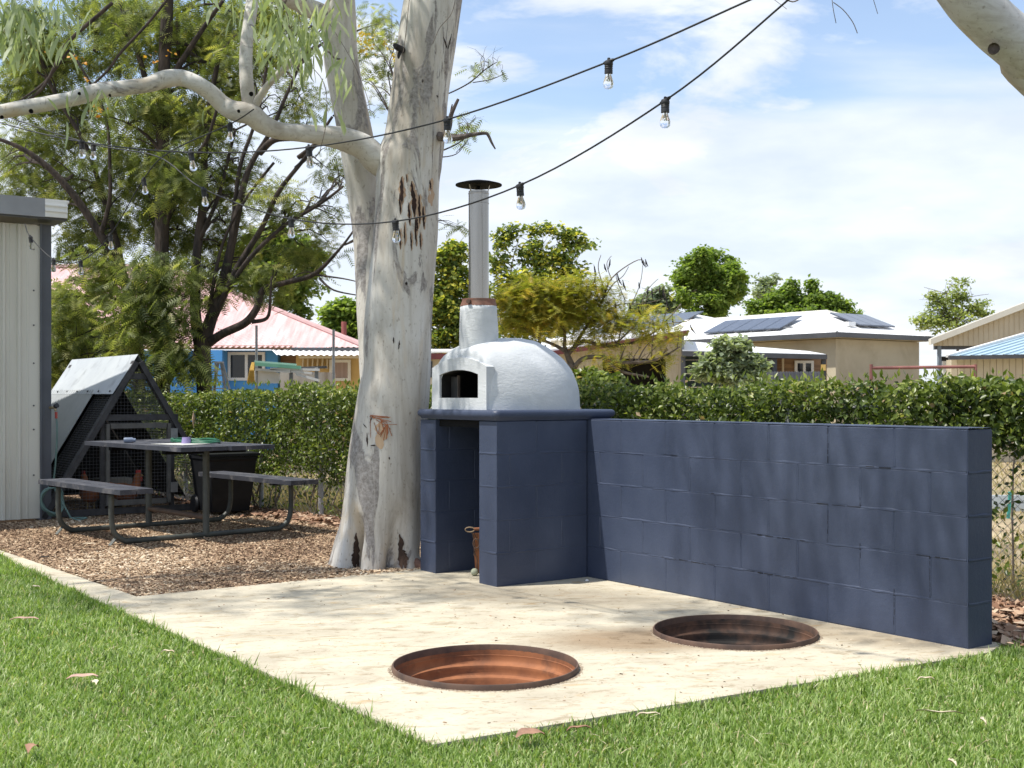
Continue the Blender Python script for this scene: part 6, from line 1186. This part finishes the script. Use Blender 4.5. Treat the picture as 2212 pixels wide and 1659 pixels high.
# hens
def hen(label, x, y, D, face):
    c = W(x, y, D); c.z = 0; t = thing('hen', label, 'hen', tuple(c), 'brown hens in the coop')
    f = Vector((math.cos(face), math.sin(face), 0)); 
    def body(m):
        P = [(-0.20, 0.30, 0.012), (-0.17, 0.29, 0.030), (-0.13, 0.255, 0.052), (-0.06, 0.215, 0.082), (0.02, 0.20, 0.092), (0.08, 0.215, 0.076), (0.115, 0.26, 0.050), (0.125, 0.31, 0.036), (0.13, 0.345, 0.033), (0.145, 0.365, 0.028), (0.165, 0.368, 0.014)]
        Q = spline([(*(c+f*a+Z*z), r) for a, z, r in P], 3); m.tube([Vector(q[:3]) for q in Q], list(Q[:, 3]), 14)
    one('body', mat('brown_feathers', (0.36, 0.13, 0.05), (0.22, 0.075, 0.03), 18, 0.85, 0.5, 0.01), t, body, smooth='all')
    one('comb', mat('red_comb', (0.55, 0.05, 0.04), (0.42, 0.04, 0.03), 12, 0.6), t, lambda m: m.box(c+f*0.14+Z*0.40, f*0.024, f.cross(Z)*0.005, Z*0.014))
    one('wattle', MATS['red_comb'], t, lambda m: m.box(c+f*0.165+Z*0.325, f*0.012, f.cross(Z)*0.010, Z*0.022))
    one('beak', mat('horn_beak', (0.45, 0.33, 0.14), None, 9, 0.5), t, lambda m: m.tube([c+f*0.165+Z*0.366, c+f*0.195+Z*0.356], [0.010, 0.001], 6))
    for s in (-1, 1): one('leg', MATS['horn_beak'], t, lambda m: m.tube([c+f.cross(Z)*s*0.035+Z*0.14, c+f.cross(Z)*s*0.035+Z*0.01, c+f.cross(Z)*s*0.035+f*0.05], 0.006, 6))
hen('brown hen on the left inside the coop, red comb up', 196, 1100, 11.85, 2.4)
hen('brown hen nearer the coop door, body toward the bench', 268, 1100, 12.0, 0.6)

# ------------------------------------------------------------------ picnic table
UT = Vector((-0.67, 0.742, 0)).normalized(); VT = Vector((0.742, 0.67, 0)).normalized(); TC = Vector((-2.84, 10.3, 0))
tbl = thing('picnic_table', 'dark weathered picnic table with attached benches on pipe legs', 'picnic table', tuple(TC))
def TP(u, v, z): return TC+UT*u+VT*v+Z*z
M_plank = mat('charcoal_painted_timber', (0.052, 0.055, 0.070), (0.030, 0.033, 0.045), 6, 0.65, 0.4, 0.004, stretch=(1, 1, 1), dirt=(0.14, 0.135, 0.14), dscale=9)
M_pipe = mat('olive_grey_pipe', (0.085, 0.092, 0.080), (0.050, 0.054, 0.048), 8, 0.55, 0.1)
rr = random.Random(3)
for i in range(6):
    v0 = -0.425+i*0.1433; j = rr.uniform(-0.025, 0.025)
    one('plank', M_plank, tbl, lambda m: m.box(TP(j, v0+0.068, 0.735), UT*0.90, VT*0.065, Z*(0.016+rr.uniform(0, 0.002))))
for u in (-0.5, 0.5): one('bearer', M_black, tbl, lambda m: m.box(TP(u, 0, 0.70), UT*0.03, VT*0.36, Z*0.018))
for s, nm in ((-1, 'left'), (1, 'right')):
    for k in range(2): one('bench', M_plank, tbl, lambda m: m.box(TP(-0.03, s*0.74+(k-0.5)*0.135, 0.425), UT*0.80, VT*0.064, Z*0.019), label='bench board on the %s' % ('shed side' if s < 0 else 'tree side'))
for u in (-0.52, 0.52):
    def rail(m):
        P = [(-0.80, 0.40), (-0.80, 0.20), (-0.775, 0.09), (-0.70, 0.03), (-0.60, 0.022), (0, 0.022), (0.60, 0.022), (0.70, 0.03), (0.775, 0.09), (0.80, 0.20), (0.80, 0.40)]
        Q = spline([tuple(TP(u, v, z)) for v, z in P], 4); m.tube([Vector(q) for q in Q], 0.022, 10)
    one('frame_pipe', M_pipe, tbl, rail, smooth='all')
    one('leg', M_pipe, tbl, lambda m: m.tube([TP(u, 0, 0.03), TP(u, 0, 0.70)], 0.028, 12), smooth=True)
    for s in (-1, 1):
        one('bench_bracket', M_black, tbl, lambda m: m.box(TP(u, s*0.74, 0.398), UT*0.025, VT*0.13, Z*0.006))
        one('brace', M_pipe, tbl, lambda m: m.bar(TP(u, s*0.76, 0.06), TP(u-0.03, s*0.83, 0.0), 0.03, 0.005))
one('tie_pipe', mat('rusty_olive_pipe', (0.13, 0.085, 0.060), (0.08, 0.055, 0.042), 8, 0.7), tbl, lambda m: m.tube([TP(-0.52, 0.0, 0.16), TP(0.52, 0.0, 0.16)], 0.022, 10), smooth=True)
# things on the table
def coil(m):
    c = TP(-0.1, 0.12, 0.762); P = []
    for i in range(70):
        th = i*0.36; r = 0.24+0.02*math.sin(i*0.7)-0.0004*i; P.append(c+UT*(r*1.5*math.cos(th))+VT*(r*0.7*math.sin(th))+Z*(0.004*math.sin(i*1.7)+0.0003*i))
    m.tube(P, 0.0075, 6)
one('hose', mat('dark_green_hose', (0.03, 0.16, 0.085), (0.02, 0.11, 0.06), 9, 0.45), None, coil, smooth='all', label='dark green hose coiled on the picnic table top', cat='hose')
one('cup', mat('lilac_plastic', (0.34, 0.28, 0.50), (0.28, 0.23, 0.43), 8, 0.45), None, lambda m: m.lathe(TP(-0.28, -0.05, 0.753), [(0.030, 0.0), (0.042, 0.002), (0.034, 0.055), (0.030, 0.055), (0.036, 0.008), (0.0001, 0.006)], 18), smooth=True, label='small lilac plastic cup on the picnic table', cat='cup')
one('jar', mat('grey_blue_jar', (0.20, 0.24, 0.32), (0.14, 0.17, 0.24), 8, 0.3), None, lambda m: m.lathe(TP(0.25, -0.30, 0.775), [(0.0001, -0.045), (0.022, -0.045), (0.024, 0.02), (0.016, 0.035), (0.016, 0.05), (0.0001, 0.05)], 14, axis=(1, 0.1, 0)), smooth=True, label='small blue grey jar lying on the table near the shed end', cat='jar')
one('paper', mat('pale_paper', (0.55, 0.55, 0.50), (0.45, 0.45, 0.42), 8, 0.8), None, lambda m: m.slab([TP(-0.15, -0.30, 0.754), TP(-0.55, -0.22, 0.754), TP(-0.50, 0.05, 0.756), TP(-0.15, 0.0, 0.756)], (0, 0, 0.002)), label='pale sheet lying under the cup on the table', cat='paper')
# ------------------------------------------------------------------ wheelie bin
bc = G(482, 1108, 0); bin_ = thing('wheelie_bin', 'black wheelie bin behind the picnic table beside the coop', 'bin', tuple(bc))
def bx(m):
    def ring(w, d, z): return [bc+V*(sx*w)+U*(sy*d)+Z*z for sx, sy in ((-1, -1), (1, -1), (1, 1), (-1, 1))]
    rs = [ring(0.185, 0.20, 0.03), ring(0.20, 0.22, 0.15), ring(0.235, 0.255, 0.52), ring(0.245, 0.27, 0.54), ring(0.245, 0.27, 0.565)]
    vs = [p for r in rs for p in r]; m.add(vs, [(4*i+k, 4*i+(k+1) % 4, 4*i+4+(k+1) % 4, 4*i+4+k) for i in range(4) for k in range(4)]+[(0, 3, 2, 1), (16, 17, 18, 19)])
M_bin = mat('black_bin_plastic', (0.014, 0.015, 0.017), (0.010, 0.011, 0.013), 8, 0.5, spec=0.2)
one('body', M_bin, bin_, bx)
one('lid', M_bin, bin_, lambda m: m.slab([bc+V*-0.26+U*-0.29+Z*0.568, bc+V*0.26+U*-0.29+Z*0.568, bc+V*0.25+U*0.27+Z*0.60, bc+V*-0.25+U*0.27+Z*0.60], (0, 0, 0.025)))
one('handle', M_bin, bin_, lambda m: m.tube([bc+V*-0.2+U*0.30+Z*0.60, bc+V*0.2+U*0.30+Z*0.60], 0.014, 8))
for s in (-1, 1): one('wheel', M_rubber, bin_, lambda m: m.lathe(bc+V*(s*0.21)+U*0.20+Z*0.09, [(0.0001, -0.02), (0.08, -0.02), (0.09, 0), (0.08, 0.02), (0.0001, 0.02)], 16, axis=V), smooth=True)

# ------------------------------------------------------------------ string lights
def string_light(label, pts, bulbs, thick=0.0042):
    # pts: (x, y, D) along the cable; bulbs: indices of pts that carry a lamp
    P = [W(*p) for p in pts]; t = thing('string_light', label, 'string light', tuple(P[0]), 'festoon light strings over the garden'); Q = spline([tuple(p) for p in P], 8)
    one('cable', M_rubber, t, lambda m: m.tube([Vector(q) for q in Q], thick, 7), smooth='all')
    for i in bulbs:
        c = P[i]; rr2 = random.Random(int(c.x*1000)); tilt = Vector((rr2.uniform(-0.02, 0.22), rr2.uniform(-0.1, 0.1), -1)).normalized(); d = -tilt
        tan = (P[min(i+1, len(P)-1)]-P[max(i-1, 0)]).normalized()
        s = one('socket', M_rubber, t, lambda m: (m.lathe(c, [(0.0001, 0.017), (0.006, 0.015), (0.007, 0.007), (0.016, 0.003), (0.0185, -0.005), (0.0185, -0.014), (0.0165, -0.017), (0.0180, -0.020), (0.0165, -0.024), (0.0180, -0.028), (0.0165, -0.032), (0.0175, -0.036), (0.0175, -0.050), (0.0001, -0.050)], 16, axis=d),
                                              m.tube([c-tan*0.026, c-tan*0.012], [0.0065, 0.009], 8), m.tube([c+tan*0.012, c+tan*0.026], [0.009, 0.0065], 8)), smooth=True)
        one('bulb', M_glass, s, lambda m: m.lathe(c, [(0.0115, -0.049), (0.0120, -0.056), (0.0150, -0.066), (0.0205, -0.082), (0.0225, -0.094), (0.0200, -0.105), (0.0130, -0.112), (0.0001, -0.1145)], 18, axis=d), smooth='all')
        one('filament', mat('bulb_filament', (0.45, 0.42, 0.36), None, 9, 0.4), s, lambda m: (m.tube([c+tilt*0.05, c+tilt*0.075], 0.0028, 6), m.tube([c+tilt*0.075+tan*0.007, c+tilt*0.084, c+tilt*0.075-tan*0.007], 0.0007, 4)))
    return t
string_light('upper festoon cable sweeping from the top edge across the gum trunk to the left', [(1860, -110, 4.3), (1615, 2, 4.6), (1315, 133, 5.1), (966, 258, 5.8), (667, 318, 6.6), (412, 329, 7.3), (176, 306, 8.0), (-10, 262, 8.6), (-200, 200, 9.2)], (2, 3, 4, 5, 6))
string_light('lower festoon cable passing in front of the steel flue', [(1900, -180, 4.2), (1702, 0, 4.6), (1437, 217, 5.0), (1123, 400, 5.7), (854, 478, 6.5), (629, 473, 7.2), (440, 408, 7.9), (340, 338, 8.3), (202, 312, 8.8), (30, 257, 9.4), (-200, 170, 10)], (2, 3, 4, 5, 6, 8))
string_light('short festoon cable dropping from the long gum limb to the shed eave', [(548, 236, 7.75), (497, 268, 8.0), (367, 328, 8.6), (310, 387, 8.9), (238, 508, 9.6), (174, 564, 10.2), (116, 560, 10.6), (66, 512, 10.75), (54, 484, 10.8)], (1, 3, 4, 5, 6, 7))

# ------------------------------------------------------------------ fallen leaves and bark on lawn and slab
def dead_leaf(label, x, y, L_, w, ang, mt, curl=0.02, grp=None, z=0.02, name='dry_leaf', cat='leaf'):
    c = G(x, y, z); a = Vector((math.cos(ang), math.sin(ang), 0)); b = Vector((-a.y, a.x, 0)); m = MB(); vs = []
    for i in range(7):
        t = i/6; ww = w*math.sin(math.pi*min(0.97, t+0.03))**0.8; bend = b*(0.14*L_*math.sin(math.pi*t)); zz = 0.45*curl*math.sin(math.pi*t)+0.004*math.sin(9*t)
        vs += [c+a*L_*(t-0.5)+bend-b*ww/2+Z*(zz+0.004), c+a*L_*(t-0.5)+bend+Z*zz, c+a*L_*(t-0.5)+bend+b*ww/2+Z*(zz+0.006)]
    m.add(vs, [f for i in range(6) for f in ((3*i, 3*i+1, 3*i+4, 3*i+3), (3*i+1, 3*i+2, 3*i+5, 3*i+4))])
    return m.build(name, mt, None, smooth='all', fix=False, label=label, cat=cat, group=grp)
M_straw = mat('straw_leaf', (0.62, 0.54, 0.40), (0.48, 0.38, 0.26), 20, 0.8); M_brownleaf = mat('brown_leaf', (0.36, 0.20, 0.125), (0.22, 0.12, 0.08), 20, 0.8); M_pinkbark = mat('pinkish_bark', (0.50, 0.33, 0.26), (0.34, 0.21, 0.16), 20, 0.85)
dead_leaf('long curved pale gum leaf on the lawn at the right', 2030, 1540, 0.16, 0.018, 0.0+2.9, M_straw)
dead_leaf('short pale leaf on the lawn near the right edge', 2128, 1560, 0.07, 0.014, 1.3, M_straw)
dead_leaf('crumpled brown leaf against the front edge of the slab', 1146, 1592, 0.10, 0.07, 0.3, M_brownleaf, 0.035)
dead_leaf('curled pinkish bark strip on the left lawn', 52, 1340, 0.14, 0.035, 0.1, M_pinkbark, 0.02, name='bark_strip', cat='bark')
dead_leaf('small pale leaf on the lawn beside the edging', 76, 1270, 0.06, 0.02, -0.2, M_straw)
dead_leaf('fawn leaf lying in the lawn left of centre, larger of the pair', 178, 1466, 0.12, 0.045, 0.35, M_pinkbark)
dead_leaf('curled whitish leaf beside the fawn leaf on the left lawn', 202, 1478, 0.06, 0.025, -0.9, M_straw)
dead_leaf('brown leaf standing in the grass at bottom left', 72, 1622, 0.06, 0.035, 1.4, M_brownleaf, 0.04)
dead_leaf('thin straw leaf on the left lawn near the slab edge', 362, 1411, 0.06, 0.012, -0.1, M_straw)
dead_leaf('pale scrap of leaf in the lawn at bottom right', 2060, 1650, 0.05, 0.02, 1.5, M_straw)
dead_leaf('long straw stem on the lawn below the slab corner', 2000, 1000+470, 0.07, 0.01, 0.1, M_straw)
dead_leaf('pale leaf on the lawn edge right of the front corner', 1400, 1548, 0.09, 0.010, 0.2, M_straw)
dead_leaf('dry leaf half under the slab edge at the front corner', 1250, 1578, 0.09, 0.012, 0.4, M_brownleaf)
dead_leaf('pale bark flake on the wood chips in front of the bench', 192, 1150+57-30, 0.10, 0.05, 0.2, M_straw, 0.02, name='bark_flake', cat='bark')
dead_leaf('black scrap lying on the wood chips', 97, 1213-7, 0.07, 0.04, 0.4, M_soot, 0.02, name='scrap', cat='scrap')
dead_leaf('long pale bark sliver on the wood chips', 180, 1212, 0.18, 0.03, 0.1, M_straw, 0.01, name='bark_flake', cat='bark')
for q, lab in enumerate(('pale dry leaf in the orange fire pit, leftmost of three', 'pale dry leaf in the orange fire pit, middle of three', 'pale dry leaf in the orange fire pit, rightmost of three')):
    c = PIT1+Vector((0.02+0.05*q, -0.12+0.03*q, 0)); m = MB(); m.add([c+Vector((-0.04, 0, -0.2)), c+Vector((0.01, 0.01, -0.17)), c+Vector((0.05, 0.0, -0.15+0.02*q)), c+Vector((0.0, -0.01, -0.20))], [(0, 1, 3), (1, 2, 3)])
    m.build('dry_leaf', M_straw, None, fix=False, label=lab, cat='leaf', group='dry leaves in the orange pit')
one('pebble', M_wframe, None, lambda m: m.lathe(G(1268, 1256)+Z*0.004, [(0.0001, -0.005), (0.012, 0), (0.009, 0.008), (0.0001, 0.011)], 8), smooth=True, label='white pebble at the corner of the navy stand and wall', cat='pebble')
